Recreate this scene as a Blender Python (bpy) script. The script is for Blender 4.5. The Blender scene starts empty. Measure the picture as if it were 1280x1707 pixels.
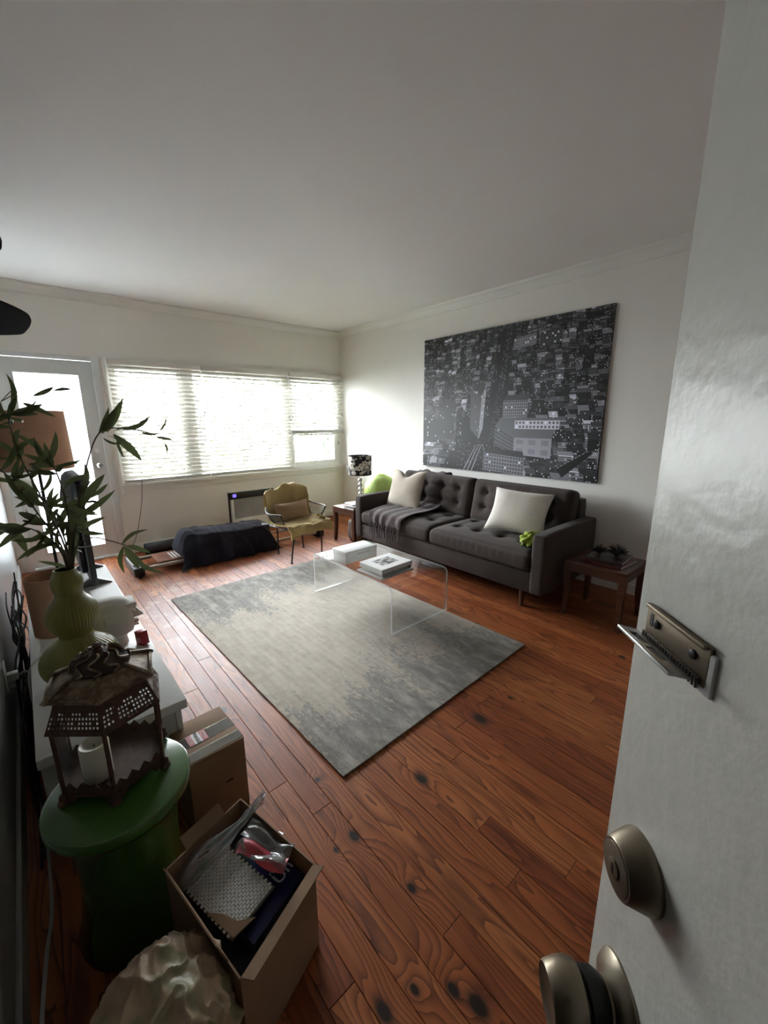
import bpy, bmesh, math, random
import numpy as np
from mathutils import Vector, Matrix, noise

R = math.radians
rnd = random.Random(7)
C = bpy.context.scene.collection
S = bpy.context.scene

# ------------------------------------------------------------------ camera
cam_d = bpy.data.cameras.new('camera')
cam = bpy.data.objects.new('camera', cam_d); C.objects.link(cam)
YAW, PITCH, ROLL = 0.7178, -0.2234, -0.0066
fw = Vector((math.sin(YAW)*math.cos(PITCH), math.cos(YAW)*math.cos(PITCH), math.sin(PITCH)))
rt = Vector((math.cos(YAW), -math.sin(YAW), 0)); up = rt.cross(fw)
r2 = rt*math.cos(ROLL)+up*math.sin(ROLL); u2 = -rt*math.sin(ROLL)+up*math.cos(ROLL)
cam.matrix_world = Matrix(((r2.x, u2.x, -fw.x, -3.6096), (r2.y, u2.y, -fw.y, -5.078), (r2.z, u2.z, -fw.z, 1.4244), (0, 0, 0, 1)))
cam_d.sensor_fit = 'HORIZONTAL'; cam_d.sensor_width = 36
cam_d.lens = 679.94/1280*36
cam_d.clip_start = 0.02; cam_d.clip_end = 100
S.camera = cam

# ------------------------------------------------------------------ world, light, exposure
S.view_settings.view_transform = 'Standard'; S.view_settings.look = 'None'
S.view_settings.gamma = 1; S.view_settings.use_curve_mapping = False
S.view_settings.exposure = 2.95
SKY = 9.0
wd = bpy.data.worlds.new('overcast_sky'); S.world = wd; wd.use_nodes = True
wn = wd.node_tree.nodes; wl = wd.node_tree.links
bg = wn['Background']; bg.inputs['Strength'].default_value = SKY
tc = wn.new('ShaderNodeTexCoord'); sx = wn.new('ShaderNodeSeparateXYZ'); cr = wn.new('ShaderNodeValToRGB')
wl.new(tc.outputs['Generated'], sx.inputs[0]); wl.new(sx.outputs['Z'], cr.inputs[0]); wl.new(cr.outputs[0], bg.inputs['Color'])
cr.color_ramp.elements[0].position = 0.0; cr.color_ramp.elements[0].color = (0.93, 0.97, 1.0, 1)
cr.color_ramp.elements[1].position = 0.9; cr.color_ramp.elements[1].color = (0.84, 0.92, 1.0, 1)
def portal(name, loc, sx_, sy_):
    l = bpy.data.lights.new(name, 'AREA'); l.shape = 'RECTANGLE'; l.size = sx_; l.size_y = sy_
    l.cycles.is_portal = True
    o = bpy.data.objects.new(name, l); C.objects.link(o); o.location = loc; o.rotation_euler = (R(-90), 0, 0)
portal('window_portal', (-1.43, 0.16, 1.39), 2.9, 1.35)
portal('glass_door_portal', (-3.34, 0.16, 1.0), 0.55, 1.8)
S.cycles.max_bounces = 14; S.cycles.diffuse_bounces = 9; S.cycles.glossy_bounces = 4
S.cycles.transmission_bounces = 6; S.cycles.transparent_max_bounces = 16
S.cycles.caustics_reflective = False; S.cycles.caustics_refractive = False
S.cycles.sample_clamp_indirect = 6.0
try:
    S.cycles.use_denoising = True
except Exception: pass

# ------------------------------------------------------------------ mesh helpers (all coordinates are world coordinates)
WORLD = {}
class B:
    def __init__(s): s.bm = bmesh.new()
    def box(s, x0, x1, y0, y1, z0, z1, bev=0, M=None, seg=2):
        b = bmesh.new(); bmesh.ops.create_cube(b, size=1)
        for v in b.verts:
            v.co = Vector(((x0+x1)/2+v.co.x*(x1-x0), (y0+y1)/2+v.co.y*(y1-y0), (z0+z1)/2+v.co.z*(z1-z0)))
        if bev: bmesh.ops.bevel(b, geom=list(b.edges), offset=bev, segments=seg, profile=0.5, affect='EDGES')
        return s.join(b, M)
    def join(s, b, M=None):
        if M is not None: bmesh.ops.transform(b, matrix=M, verts=b.verts)
        me = bpy.data.meshes.new('t'); b.to_mesh(me); b.free(); s.bm.from_mesh(me); bpy.data.meshes.remove(me)
        return s
    def tube(s, pts, r, seg=6, closed=False, cap=True):
        pts = [Vector(p) for p in pts]; n = len(pts)
        rs = r if isinstance(r, (list, tuple)) else [r]*n
        rings = []; nrm = None
        for i, p in enumerate(pts):
            if closed: t = pts[(i+1) % n]-pts[i-1]
            else: t = pts[min(i+1, n-1)]-pts[max(i-1, 0)]
            t.normalize()
            if nrm is None:
                a = Vector((0, 0, 1)) if abs(t.z) < .9 else Vector((1, 0, 0)); nrm = t.cross(a).normalized()
            else: nrm = (nrm-t*nrm.dot(t)).normalized()
            bn = t.cross(nrm)
            rings.append([s.bm.verts.new(p+rs[i]*(nrm*math.cos(2*math.pi*k/seg)+bn*math.sin(2*math.pi*k/seg))) for k in range(seg)])
        m = n if closed else n-1
        for i in range(m):
            a, b = rings[i], rings[(i+1) % n]
            for k in range(seg): s.bm.faces.new((a[k], a[(k+1) % seg], b[(k+1) % seg], b[k]))
        if cap and not closed: s.bm.faces.new(rings[0][::-1]); s.bm.faces.new(rings[-1])
        return s
    def cyl(s, p0, p1, r0, r1=None, seg=16): return s.tube([p0, p1], [r0, r0 if r1 is None else r1], seg)
    def lathe(s, prof, c=(0, 0, 0), seg=32, rib=0, ribamp=0, M=None, cap0=True, cap1=True, a0=0):
        b = bmesh.new(); rings = []
        for (r, z) in prof:
            ring = []
            for k in range(seg):
                a = 2*math.pi*k/seg+a0
                rr = r*(1+ribamp*math.cos(rib*a)) if rib else r
                ring.append(b.verts.new((c[0]+rr*math.cos(a), c[1]+rr*math.sin(a), c[2]+z)))
            rings.append(ring)
        for i in range(len(rings)-1):
            for k in range(seg): b.faces.new((rings[i][k], rings[i][(k+1) % seg], rings[i+1][(k+1) % seg], rings[i+1][k]))
        if cap0: b.faces.new(rings[0][::-1])
        if cap1: b.faces.new(rings[-1])
        return s.join(b, M)
    def grid(s, f, nu, nv, cu=False, cv=False, M=None):
        b = bmesh.new()
        V = [[b.verts.new(f(i/(nu if cu else nu-1), j/(nv if cv else nv-1))) for j in range(nv)] for i in range(nu)]
        for i in range(nu if cu else nu-1):
            for j in range(nv if cv else nv-1):
                b.faces.new((V[i][j], V[(i+1) % nu][j], V[(i+1) % nu][(j+1) % nv], V[i][(j+1) % nv]))
        return s.join(b, M)
    def prism(s, poly, axis, a, b_, M=None, bev=0):
        def P(p, t):
            return {'x': (t, p[0], p[1]), 'y': (p[0], t, p[1]), 'z': (p[0], p[1], t)}[axis]
        b = bmesh.new()
        A = [b.verts.new(P(p, a)) for p in poly]; D = [b.verts.new(P(p, b_)) for p in poly]
        n = len(poly); b.faces.new(A); b.faces.new(D[::-1])
        for i in range(n): b.faces.new((A[i], D[i], D[(i+1) % n], A[(i+1) % n]))
        bmesh.ops.recalc_face_normals(b, faces=b.faces)
        if bev: bmesh.ops.bevel(b, geom=list(b.edges), offset=bev, segments=2, profile=0.5, affect='EDGES')
        return s.join(b, M)
    def ball(s, c, r, M=None, u=16, v=10, sc=(1, 1, 1)):
        b = bmesh.new(); bmesh.ops.create_uvsphere(b, u_segments=u, v_segments=v, radius=r)
        for q in b.verts: q.co = Vector((q.co.x*sc[0]+c[0], q.co.y*sc[1]+c[1], q.co.z*sc[2]+c[2]))
        return s.join(b, M)
    def rbox(s, c, h, r, n=14, f=None, M=None):
        """rounded box: centre, half sizes, corner radius; f(q, p) displaces (p in -1..1)"""
        b = bmesh.new(); bmesh.ops.create_cube(b, size=2)
        bmesh.ops.subdivide_edges(b, edges=list(b.edges), cuts=n, use_grid_fill=True)
        h = Vector(h)
        for v in b.verts:
            p = v.co.copy(); q = Vector((p.x*h.x, p.y*h.y, p.z*h.z))
            inn = Vector([max(-(h[i]-r), min(h[i]-r, q[i])) for i in range(3)])
            d = q-inn
            if d.length > 1e-9: q = inn+d.normalized()*r
            if f: q = f(q, p)
            v.co = q+Vector(c)
        return s.join(b, M)
    def solid(s, th):
        bm = s.bm; bmesh.ops.recalc_face_normals(bm, faces=bm.faces); bm.normal_update(); bm.verts.ensure_lookup_table()
        fs = list(bm.faces); vs = list(bm.verts); bd = [e for e in bm.edges if len(e.link_faces) == 1]
        nv = {v: bm.verts.new(v.co-v.normal*th) for v in vs}
        for f in fs: bm.faces.new([nv[v] for v in reversed(f.verts)])
        for e in bd:
            a, b = e.verts; bm.faces.new((a, b, nv[b], nv[a]))
        return s

def obj(name, b, mat, parent=None, smooth=35, uv=None, vc=None):
    bm = b.bm
    bmesh.ops.recalc_face_normals(bm, faces=bm.faces)
    off = WORLD.get(parent.name, Vector()) if parent else Vector()
    if uv:
        L = bm.loops.layers.uv.new('UVMap')
        for f in bm.faces:
            for l in f.loops: l[L].uv = uv(l.vert.co)
    if parent: bmesh.ops.translate(bm, vec=-off, verts=bm.verts)
    for f in bm.faces: f.smooth = smooth > 0
    if smooth:
        lim = R(smooth)
        for e in bm.edges:
            if len(e.link_faces) == 2 and e.calc_face_angle(0) > lim: e.smooth = False
    me = bpy.data.meshes.new(name); bm.to_mesh(me); bm.free()
    for m in (mat if isinstance(mat, (list, tuple)) else [mat]): me.materials.append(m)
    o = bpy.data.objects.new(name, me); C.objects.link(o)
    if parent: o.parent = parent
    WORLD[o.name] = off.copy()
    return o
def tag(o, label=None, cat=None, group=None, kind=None):
    if label: o['label'] = label
    if cat: o['category'] = cat
    if group: o['group'] = group
    if kind: o['kind'] = kind
    return o
def thing(name, loc, label, cat, group=None):
    o = bpy.data.objects.new(name, None); C.objects.link(o); o.location = loc; o.empty_display_size = .1
    WORLD[o.name] = Vector(loc)
    return tag(o, label, cat, group)
def struct(name, b, mat, parent=None, smooth=35):
    o = obj(name, b, mat, parent, smooth)
    if not parent: o['kind'] = 'structure'
    return o
def rot(c, rz=0, rx=0, ry=0):
    c = Vector(c); return Matrix.Translation(c) @ Matrix.Rotation(rz, 4, 'Z') @ Matrix.Rotation(rx, 4, 'X') @ Matrix.Rotation(ry, 4, 'Y') @ Matrix.Translation(-c)
def nz(x, y, z=0, s=1.0): return noise.noise(Vector((x*s, y*s, z*s)))
def bez(pts, n=12):
    """Catmull-Rom through points"""
    P = [Vector(p) for p in pts]; P = [P[0]*2-P[1]]+P+[P[-1]*2-P[-2]]; out = []
    for i in range(1, len(P)-2):
        for k in range(n):
            t = k/n
            out.append(.5*((2*P[i])+(-P[i-1]+P[i+1])*t+(2*P[i-1]-5*P[i]+4*P[i+1]-P[i+2])*t*t+(-P[i-1]+3*P[i]-3*P[i+1]+P[i+2])*t**3))
    out.append(P[-2]); return out

# ------------------------------------------------------------------ materials
class N:
    """tiny node-graph helper"""
    def __init__(s, name):
        s.m = bpy.data.materials.new(name); s.m.use_nodes = True
        s.t = s.m.node_tree; s.n = s.t.nodes; s.l = s.t.links; s.p = s.n['Principled BSDF']; s.out = s.n['Material Output']
    def add(s, typ, **k):
        o = s.n.new(typ)
        for a, v in k.items(): setattr(o, a, v)
        return o
    def put(s, sock, v):
        if hasattr(v, 'is_output') or isinstance(v, bpy.types.NodeSocket): s.l.new(v, sock)
        else:
            if sock.type == 'RGBA' and len(v) == 3: v = (*v, 1)
            sock.default_value = v
    def math(s, op, a, b=None, c=None, clamp=False):
        o = s.add('ShaderNodeMath', operation=op, use_clamp=clamp); s.put(o.inputs[0], a)
        if b is not None: s.put(o.inputs[1], b)
        if c is not None: s.put(o.inputs[2], c)
        return o.outputs[0]
    def mix(s, f, a, b, typ='MIX'):
        o = s.add('ShaderNodeMix', data_type='RGBA', blend_type=typ); s.put(o.inputs[0], f); s.put(o.inputs[6], a); s.put(o.inputs[7], b)
        return o.outputs[2]
    def coord(s, kind='Object', scale=(1, 1, 1), loc=(0, 0, 0)):
        t = s.add('ShaderNodeTexCoord'); m = s.add('ShaderNodeMapping'); s.l.new(t.outputs[kind], m.inputs[0])
        s.put(m.inputs['Scale'], scale); s.put(m.inputs['Location'], loc); return m.outputs[0]
    def noise(s, vec, scale=5, detail=3, rough=.5, dist=0):
        o = s.add('ShaderNodeTexNoise'); s.l.new(vec, o.inputs['Vector']); s.put(o.inputs['Scale'], scale)
        s.put(o.inputs['Detail'], detail); s.put(o.inputs['Roughness'], rough); s.put(o.inputs['Distortion'], dist); return o.outputs[0]
    def ramp(s, f, stops, interp='LINEAR'):
        o = s.add('ShaderNodeValToRGB'); s.l.new(f, o.inputs[0]); e = o.color_ramp.elements; o.color_ramp.interpolation = interp
        while len(e) < len(stops): e.new(.5)
        for i, (p, c) in enumerate(stops):
            e[i].position = p; e[i].color = (*c, 1) if len(c) == 3 else c
        return o.outputs[0]
    def bump(s, h, strength=.2, dist=.01):
        o = s.add('ShaderNodeBump'); s.l.new(h, o.inputs['Height']); s.put(o.inputs['Strength'], strength); s.put(o.inputs['Distance'], dist)
        s.l.new(o.outputs[0], s.p.inputs['Normal']); return o
    def set(s, **k):
        for a, v in k.items(): s.put(s.p.inputs[a.replace('_', ' ')], v)
        return s
def lin(r, g, b):
    f = lambda c: (c/255/12.92) if c/255 <= .04045 else ((c/255+.055)/1.055)**2.4
    return (f(r), f(g), f(b))
def M(name, col, rough=.5, metal=0, var=.12, vs=8, bump=0, bs=60, bd=.002, **k):
    g = N(name); v = g.coord('Object')
    f = g.noise(v, vs, 3)
    c1 = tuple(min(1, x*(1+var)) for x in col); c0 = tuple(x*(1-var) for x in col)
    g.set(Base_Color=g.ramp(f, [(.3, c0), (.7, c1)]), Roughness=rough, Metallic=metal)
    if bump: g.bump(g.noise(v, bs, 3), bump, bd)
    g.set(**k); return g.m
def fabric(name, col, var=.15, weave=500, bump=.35, vs=6, sheen=.3):
    g = N(name); v = g.coord('Object')
    a = g.noise(v, vs, 4); w = g.noise(v, weave, 2)
    f = g.math('ADD', g.math('MULTIPLY', a, .6), g.math('MULTIPLY', w, .4))
    g.set(Base_Color=g.ramp(f, [(.35, tuple(x*(1-var) for x in col)), (.65, tuple(min(1, x*(1+var)) for x in col))]), Roughness=.95)
    g.set(Sheen_Weight=sheen, Sheen_Roughness=.5); g.set(Specular_IOR_Level=.15)
    g.bump(w, bump, .002); return g.m
MT = {}
# paints
def paint(name, col, rough=.6, bump=.08, bs=40):
    g = N(name); v = g.coord('Object'); n = g.noise(v, 1.3, 3); n2 = g.noise(v, bs, 3)
    g.set(Base_Color=g.ramp(n, [(.3, tuple(x*.97 for x in col)), (.7, col)]), Roughness=rough)
    g.bump(n2, bump, .004); return g.m
WALL = paint('wall_paint', (.85, .835, .785), .55)
CEIL = paint('ceiling_paint', (.86, .85, .835), .8)
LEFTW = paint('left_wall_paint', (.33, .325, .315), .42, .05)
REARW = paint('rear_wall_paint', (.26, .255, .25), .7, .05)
TRIM = paint('trim_paint', (.82, .82, .78), .35, .03)
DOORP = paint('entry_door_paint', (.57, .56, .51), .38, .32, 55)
GDOOR = paint('glass_door_paint', (.72, .76, .76), .4, .03)
VINYL = paint('window_vinyl', (.85, .85, .83), .35, .02)
SLAT = None
g = N('blind_slat'); v = g.coord('Object'); f = g.noise(v, 12, 2)
g.set(Base_Color=g.ramp(f, [(.3, (.74, .73, .68)), (.7, (.80, .79, .74))]), Roughness=.5); SLAT = g.m
BLACK = M('black_plastic', (.012, .012, .014), .4)
MATTEBLK = M('matte_black_blade', (.008, .008, .009), .85, Specular_IOR_Level=.12)
BLKMETAL = M('black_metal', (.015, .015, .016), .45, .3)
CABLE = M('black_cable', (.01, .01, .011), .5)
WHITEPL = M('white_plastic', (.8, .8, .78), .35, var=.03)
GREYPL = M('grey_plastic', (.42, .42, .42), .45, var=.05)
CHROME = M('chrome', (.75, .75, .76), .15, 1, var=.04)
def metal_brass(name, a, b, rough):
    g = N(name); v = g.coord('Object'); n = g.noise(v, 60, 4, .6); n2 = g.noise(v, 14, 4)
    g.set(Base_Color=g.mix(n2, a, b), Metallic=.9, Roughness=g.math('MULTIPLY_ADD', n, .3, rough-.12)); g.bump(n, .08, .001); return g.m
ANTBRASS = metal_brass('antique_brass', (.20, .16, .11), (.36, .31, .24), .36)
TARNISH = metal_brass('tarnished_plate', (.16, .12, .08), (.28, .23, .17), .45)
STEELY = metal_brass('worn_steel', (.22, .21, .20), (.5, .49, .47), .3)
RUST = None
g = N('rusted_iron'); v = g.coord('Object'); n = g.noise(v, 55, 5, .65); n2 = g.noise(v, 12, 4)
g.set(Base_Color=g.mix(n2, g.ramp(n, [(.3, (.035, .02, .014)), (.7, (.16, .085, .05))]), (.09, .05, .035)), Metallic=.45, Roughness=.65); g.bump(n, .6, .003); RUST = g.m
g = N('aged_roof_metal'); v = g.coord('Object'); n = g.noise(v, 28, 5, .65); n2 = g.noise(v, 90, 3)
g.set(Base_Color=g.ramp(n, [(.35, (.07, .04, .022)), (.5, (.17, .115, .065)), (.68, (.33, .27, .19))]), Metallic=.3, Roughness=.55); g.bump(n2, .4, .002); ROOFM = g.m
# thin clear glass and acrylic
def thin_glass(name, tint=(1, 1, 1), ior=1.45, rough=0.0, haze=0.0):
    g = N(name); tr = g.add('ShaderNodeBsdfTransparent'); gl = g.add('ShaderNodeBsdfGlossy'); mx = g.add('ShaderNodeMixShader'); fr = g.add('ShaderNodeFresnel')
    g.put(tr.inputs[0], tint); g.put(gl.inputs['Roughness'], rough); g.put(fr.inputs['IOR'], ior); g.put(gl.inputs[0], (1, 1, 1))
    g.l.new(fr.outputs[0], mx.inputs[0]); g.l.new(tr.outputs[0], mx.inputs[1]); g.l.new(gl.outputs[0], mx.inputs[2])
    last = mx.outputs[0]
    if haze:
        df = g.add('ShaderNodeBsdfDiffuse'); m2 = g.add('ShaderNodeMixShader'); v = g.coord('Object'); n = g.noise(v, 9, 4)
        g.put(df.inputs[0], (.75, .76, .76)); g.l.new(g.math('MULTIPLY', n, haze*2), m2.inputs[0]); g.l.new(last, m2.inputs[1]); g.l.new(df.outputs[0], m2.inputs[2]); last = m2.outputs[0]
    g.l.new(last, g.out.inputs[0]); return g.m
GLASS = thin_glass('window_glass')
ACRYL = thin_glass('clear_acrylic', (.975, .98, .98), 1.5, .02)
LANTGL = thin_glass('lantern_reflection_haze', (.96, .97, .97), 1.28, .05, .03)  # pale diffuse haze mixed in to paint a grey reflection on the panes
BAGPL = thin_glass('clear_bag_film', (.93, .93, .95), 1.6, .15, .08)
g = N('acrylic_edge'); g.set(Base_Color=(.93, .94, .93), Roughness=.12, Alpha=.9); v = g.coord('Object'); ACEDGE = g.m
g = N('frosted_glass'); tl = g.add('ShaderNodeBsdfTranslucent'); tr = g.add('ShaderNodeBsdfTransparent'); mx = g.add('ShaderNodeMixShader')
g.put(tl.inputs[0], (.50, .52, .53)); g.put(mx.inputs[0], .12); g.l.new(tl.outputs[0], mx.inputs[1]); g.l.new(tr.outputs[0], mx.inputs[2]); g.l.new(mx.outputs[0], g.out.inputs[0]); FROST = g.m

# floor wood: grain runs along y, every plank its own tone; dark knots at their own places
KNOTS = [(-2.136, -4.091, .030), (-2.595, -4.138, .022), (-2.942, -4.142, .019), (-3.017, -4.14, .009), (-2.907, -4.392, .014), (-2.991, -4.627, .016), (-3.15, -4.539, .020),
         (-3.065, -4.561, .012), (-2.967, -4.686, .024), (-1.889, -4.105, .012), (-2.915, -3.861, .010), (-3.048, -3.195, .016), (-1.60, -1.25, .018), (-2.0, -1.2, .014), (-2.45, -1.1, .014), (-1.05, -4.35, .016)]
def floor_wood():
    g = N('heart_pine_planks')
    geo = g.add('ShaderNodeNewGeometry'); oi = g.add('ShaderNodeObjectInfo'); pos = geo.outputs['Position']
    sp = g.add('ShaderNodeSeparateXYZ'); g.l.new(pos, sp.inputs[0]); X, Y = sp.outputs[0], sp.outputs[1]
    rn = oi.outputs['Random']
    ring = None; dark = None
    for (kx, ky, kr) in KNOTS:
        dx = g.math('SUBTRACT', X, kx); dy = g.math('MULTIPLY', g.math('SUBTRACT', Y, ky), .62)
        d2 = g.math('ADD', g.math('MULTIPLY', dx, dx), g.math('MULTIPLY', dy, dy))
        # wide bump that bends the rings round the knot, and a dark core
        e = g.math('POWER', 2.718, g.math('MULTIPLY', d2, -1/(2.6*kr)**2))
        k = g.math('MULTIPLY', g.math('POWER', 2.718, g.math('MULTIPLY', d2, -1/(kr*.78)**2)), 1.6)
        ring = e if ring is None else g.math('ADD', ring, e); dark = k if dark is None else g.math('MAXIMUM', dark, k)
    cb = g.add('ShaderNodeCombineXYZ')
    g.l.new(g.math('ADD', X, g.math('MULTIPLY', rn, 37.0)), cb.inputs[0]); g.l.new(g.math('ADD', g.math('MULTIPLY', Y, .13), g.math('MULTIPLY', rn, 91.0)), cb.inputs[1])
    low = g.noise(cb.outputs[0], 9, 2, .5); fine = g.noise(cb.outputs[0], 170, 3, .6); mid = g.noise(cb.outputs[0], 34, 3, .55)
    ph = g.math('ADD', g.math('ADD', g.math('MULTIPLY', X, 34.0), g.math('MULTIPLY', low, 11.0)), g.math('MULTIPLY', ring, 2.6))
    ph = g.math('ADD', ph, g.math('MULTIPLY', mid, .5))
    saw = g.math('FRACT', ph)
    line = g.math('POWER', saw, 2.2)
    tone = g.math('ADD', g.math('MULTIPLY', mid, .55), g.math('MULTIPLY', rn, .5))
    base = g.ramp(tone, [(.2, (.20, .048, .015)), (.5, (.34, .096, .028)), (.8, (.46, .155, .048))])
    col = g.mix(g.math('MULTIPLY', line, .72), base, g.mix(.35, base, (.06, .012, .005), 'MIX'), 'MIX')
    col2 = g.mix(g.math('MULTIPLY', line, .78), base, (.075, .015, .006))
    streak = g.ramp(g.noise(cb.outputs[0], 16, 4, .6), [(.56, (0, 0, 0)), (.74, (1, 1, 1))])
    col2 = g.mix(g.math('MULTIPLY', streak, .75), col2, (.075, .020, .012))
    col2 = g.mix(g.math('MULTIPLY', g.math('MULTIPLY', fine, fine), .25), col2, (.05, .012, .006))
    col2 = g.mix(g.math('MULTIPLY', dark, 1.0, clamp=True), col2, (.018, .009, .006))
    # worn, pale patches of the finish near the window end
    wv = g.add('ShaderNodeCombineXYZ'); g.l.new(X, wv.inputs[0]); g.l.new(g.math('MULTIPLY', Y, .6), wv.inputs[1])
    wn_ = g.noise(wv.outputs[0], 7, 5, .65)
    dx = g.math('SUBTRACT', X, -3.0); dy = g.math('SUBTRACT', Y, -1.65)
    wm = g.math('POWER', 2.718, g.math('MULTIPLY', g.math('ADD', g.math('MULTIPLY', dx, dx), g.math('MULTIPLY', g.math('MULTIPLY', dy, dy), .4)), -7.0))
    worn = g.math('MULTIPLY', g.ramp(wn_, [(.52, (0, 0, 0)), (.62, (1, 1, 1))]), wm)
    col2 = g.mix(g.math('MULTIPLY', worn, .6), col2, (.62, .45, .33))
    g.set(Base_Color=col2, Roughness=g.math('MULTIPLY_ADD', mid, .24, .34))
    g.set(Specular_IOR_Level=.32)
    hb = g.math('ADD', g.math('MULTIPLY', line, -.5), g.math('MULTIPLY', mid, .8)); g.bump(hb, .18, .002)
    return g.m
FLOORW = floor_wood()
DARKGAP = M('dark_gap', (.02, .008, .005), .8)
def wood(name, a, b, scale=6, rough=.4, axis=(1, 8, 8)):
    g = N(name); v = g.coord('Object', axis); n = g.noise(v, scale, 5, .6, .6); g.set(Base_Color=g.ramp(n, [(.3, a), (.7, b)]), Roughness=rough); g.bump(n, .08, .002); return g.m
DKWOOD = wood('dark_walnut', (.045, .016, .009), (.11, .042, .022), 7, .38, (6, 1, 6))
LTWOOD = wood('pale_wood', (.42, .31, .2), (.55, .42, .28), 7)
CARD = M('cardboard', (.27, .17, .10), .85, var=.1, bump=.1, bs=30)
PAPER = M('white_paper', (.80, .80, .78), .7, var=.03)
SOFA = fabric('charcoal_sofa_cloth', (.064, .051, .046), .14, 420, sheen=.08)
THROW = fabric('brown_grey_throw', (.082, .062, .060), .15, 240, .6, sheen=.15)
LINEN = fabric('oatmeal_linen', (.60, .53, .44), .1, 300, .4)
BOUCLE = fabric('cream_boucle', (.78, .73, .66), .08, 110, 1.0)
NAVY = fabric('navy_blanket', (.022, .021, .031), .25, 120, .5, sheen=.05)
OCHRE = fabric('ochre_throw', (.48, .36, .15), .12, 260, .4)
TAN = fabric('tan_cushion_cloth', (.40, .27, .15), .08, 260, .3)
LIME = fabric('lime_cloth', (.36, .48, .06), .15, 200, .3)
GREYCL = fabric('grey_cloth', (.30, .32, .33), .2, 200, .3)
SHADECL = fabric('tan_lampshade_linen', (.50, .30, .20), .08, 300, .3, sheen=0)
OLIVE = M('olive_glaze', (.185, .175, .022), .3, var=.15, vs=12, Coat_Weight=.35)
GLASSLEAF = None
g = N('olive_leaf'); oi = g.add('ShaderNodeObjectInfo'); v = g.coord('Object'); n = g.noise(v, 40, 3)
g.set(Base_Color=g.mix(g.math('MULTIPLY_ADD', oi.outputs['Random'], .6, g.math('MULTIPLY', n, .4)), (.045, .052, .03), (.11, .12, .062)), Roughness=.55)
tl = g.add('ShaderNodeBsdfTranslucent'); mx = g.add('ShaderNodeMixShader'); g.put(tl.inputs[0], (.10, .13, .045)); g.put(mx.inputs[0], .3); g.l.new(g.p.outputs[0], mx.inputs[1]); g.l.new(tl.outputs[0], mx.inputs[2]); g.l.new(mx.outputs[0], g.out.inputs[0]); LEAF = g.m
STEM = M('brown_stem', (.06, .045, .025), .7)
GREENLQ = M('green_lacquer', (.045, .125, .022), .22, var=.1, Coat_Weight=.3)
WAX = M('ivory_wax', (.88, .83, .66), .5, var=.04)
PLASTER = M('white_plaster', (.68, .66, .62), .75, var=.05, bump=.15)
WHITELQ = M('white_console_lacquer', (.74, .75, .74), .3, var=.02)
CONSIDE = M('grey_console_side', (.52, .53, .52), .45, var=.03)
REDPL = M('red_gloss', (.35, .012, .012), .35)
g = N('lime_globe'); v = g.coord('Object'); wv = g.add('ShaderNodeTexWave', wave_type='BANDS', bands_direction='X'); g.l.new(v, wv.inputs[0]); g.put(wv.inputs['Scale'], 30); g.put(wv.inputs['Distortion'], 1.5)
g.set(Base_Color=g.mix(wv.outputs[1], (.42, .60, .10), (.58, .74, .24)), Roughness=.5, Subsurface_Weight=.1); GLOBE = g.m
SEAGREY = M('overcast_concrete', (.5, .5, .48), .9)

# pictures computed in the script
def image(name, arr):
    h, w = arr.shape[:2]
    a = np.ones((h, w, 4), np.float32); a[..., :3] = arr if arr.ndim == 3 else arr[..., None]
    im = bpy.data.images.new(name, w, h); im.pixels.foreach_set(a[::-1].ravel()); im.pack(); return im
def img_mat(name, arr, rough=.6):
    g = N(name); t = g.add('ShaderNodeTexImage', image=image(name, np.clip(arr, 0, 1))); u = g.add('ShaderNodeUVMap'); g.l.new(u.outputs[0], t.inputs[0])
    g.l.new(t.outputs[0], g.p.inputs['Base Color']); g.set(Roughness=rough); return g.m
def fill(a, poly, v):
    h, w = a.shape; p = np.array(poly, float)
    x0, x1 = int(max(0, p[:, 0].min())), int(min(w, p[:, 0].max()+1)); y0, y1 = int(max(0, p[:, 1].min())), int(min(h, p[:, 1].max()+1))
    if x1 <= x0 or y1 <= y0: return
    yy, xx = np.mgrid[y0:y1, x0:x1]; ins = np.ones(xx.shape, bool)
    ar = 0
    for i in range(len(p)): ar += p[i, 0]*p[(i+1) % len(p), 1]-p[(i+1) % len(p), 0]*p[i, 1]
    sg = 1 if ar > 0 else -1
    for i in range(len(p)):
        q = p[(i+1) % len(p)]-p[i]
        ins &= sg*(q[0]*(yy-p[i, 1])-q[1]*(xx-p[i, 0])) >= 0
    sub = a[y0:y1, x0:x1]
    sub[ins] = v[y0:y1, x0:x1][ins] if isinstance(v, np.ndarray) else v
def face(a, g_, p00, p10, p11, p01, nx, ny, wallv, lit, darkv=.35):
    """a facade: quad with nx * ny windows"""
    fill(a, [p00, p10, p11, p01], wallv)
    P = [np.array(q, float) for q in (p00, p10, p11, p01)]
    def at(u, v): return (P[0]*(1-u)+P[1]*u)*(1-v)+(P[3]*(1-u)+P[2]*u)*v
    for j in range(ny):
        for i in range(nx):
            u0, u1 = (i+.22)/nx, (i+.78)/nx; v0, v1 = (j+.22)/ny, (j+.75)/ny
            val = g_.uniform(.75, 1.0) if g_.random() < lit else wallv*darkv
            fill(a, [at(u0, v0), at(u1, v0), at(u1, v1), at(u0, v1)], val)
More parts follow.
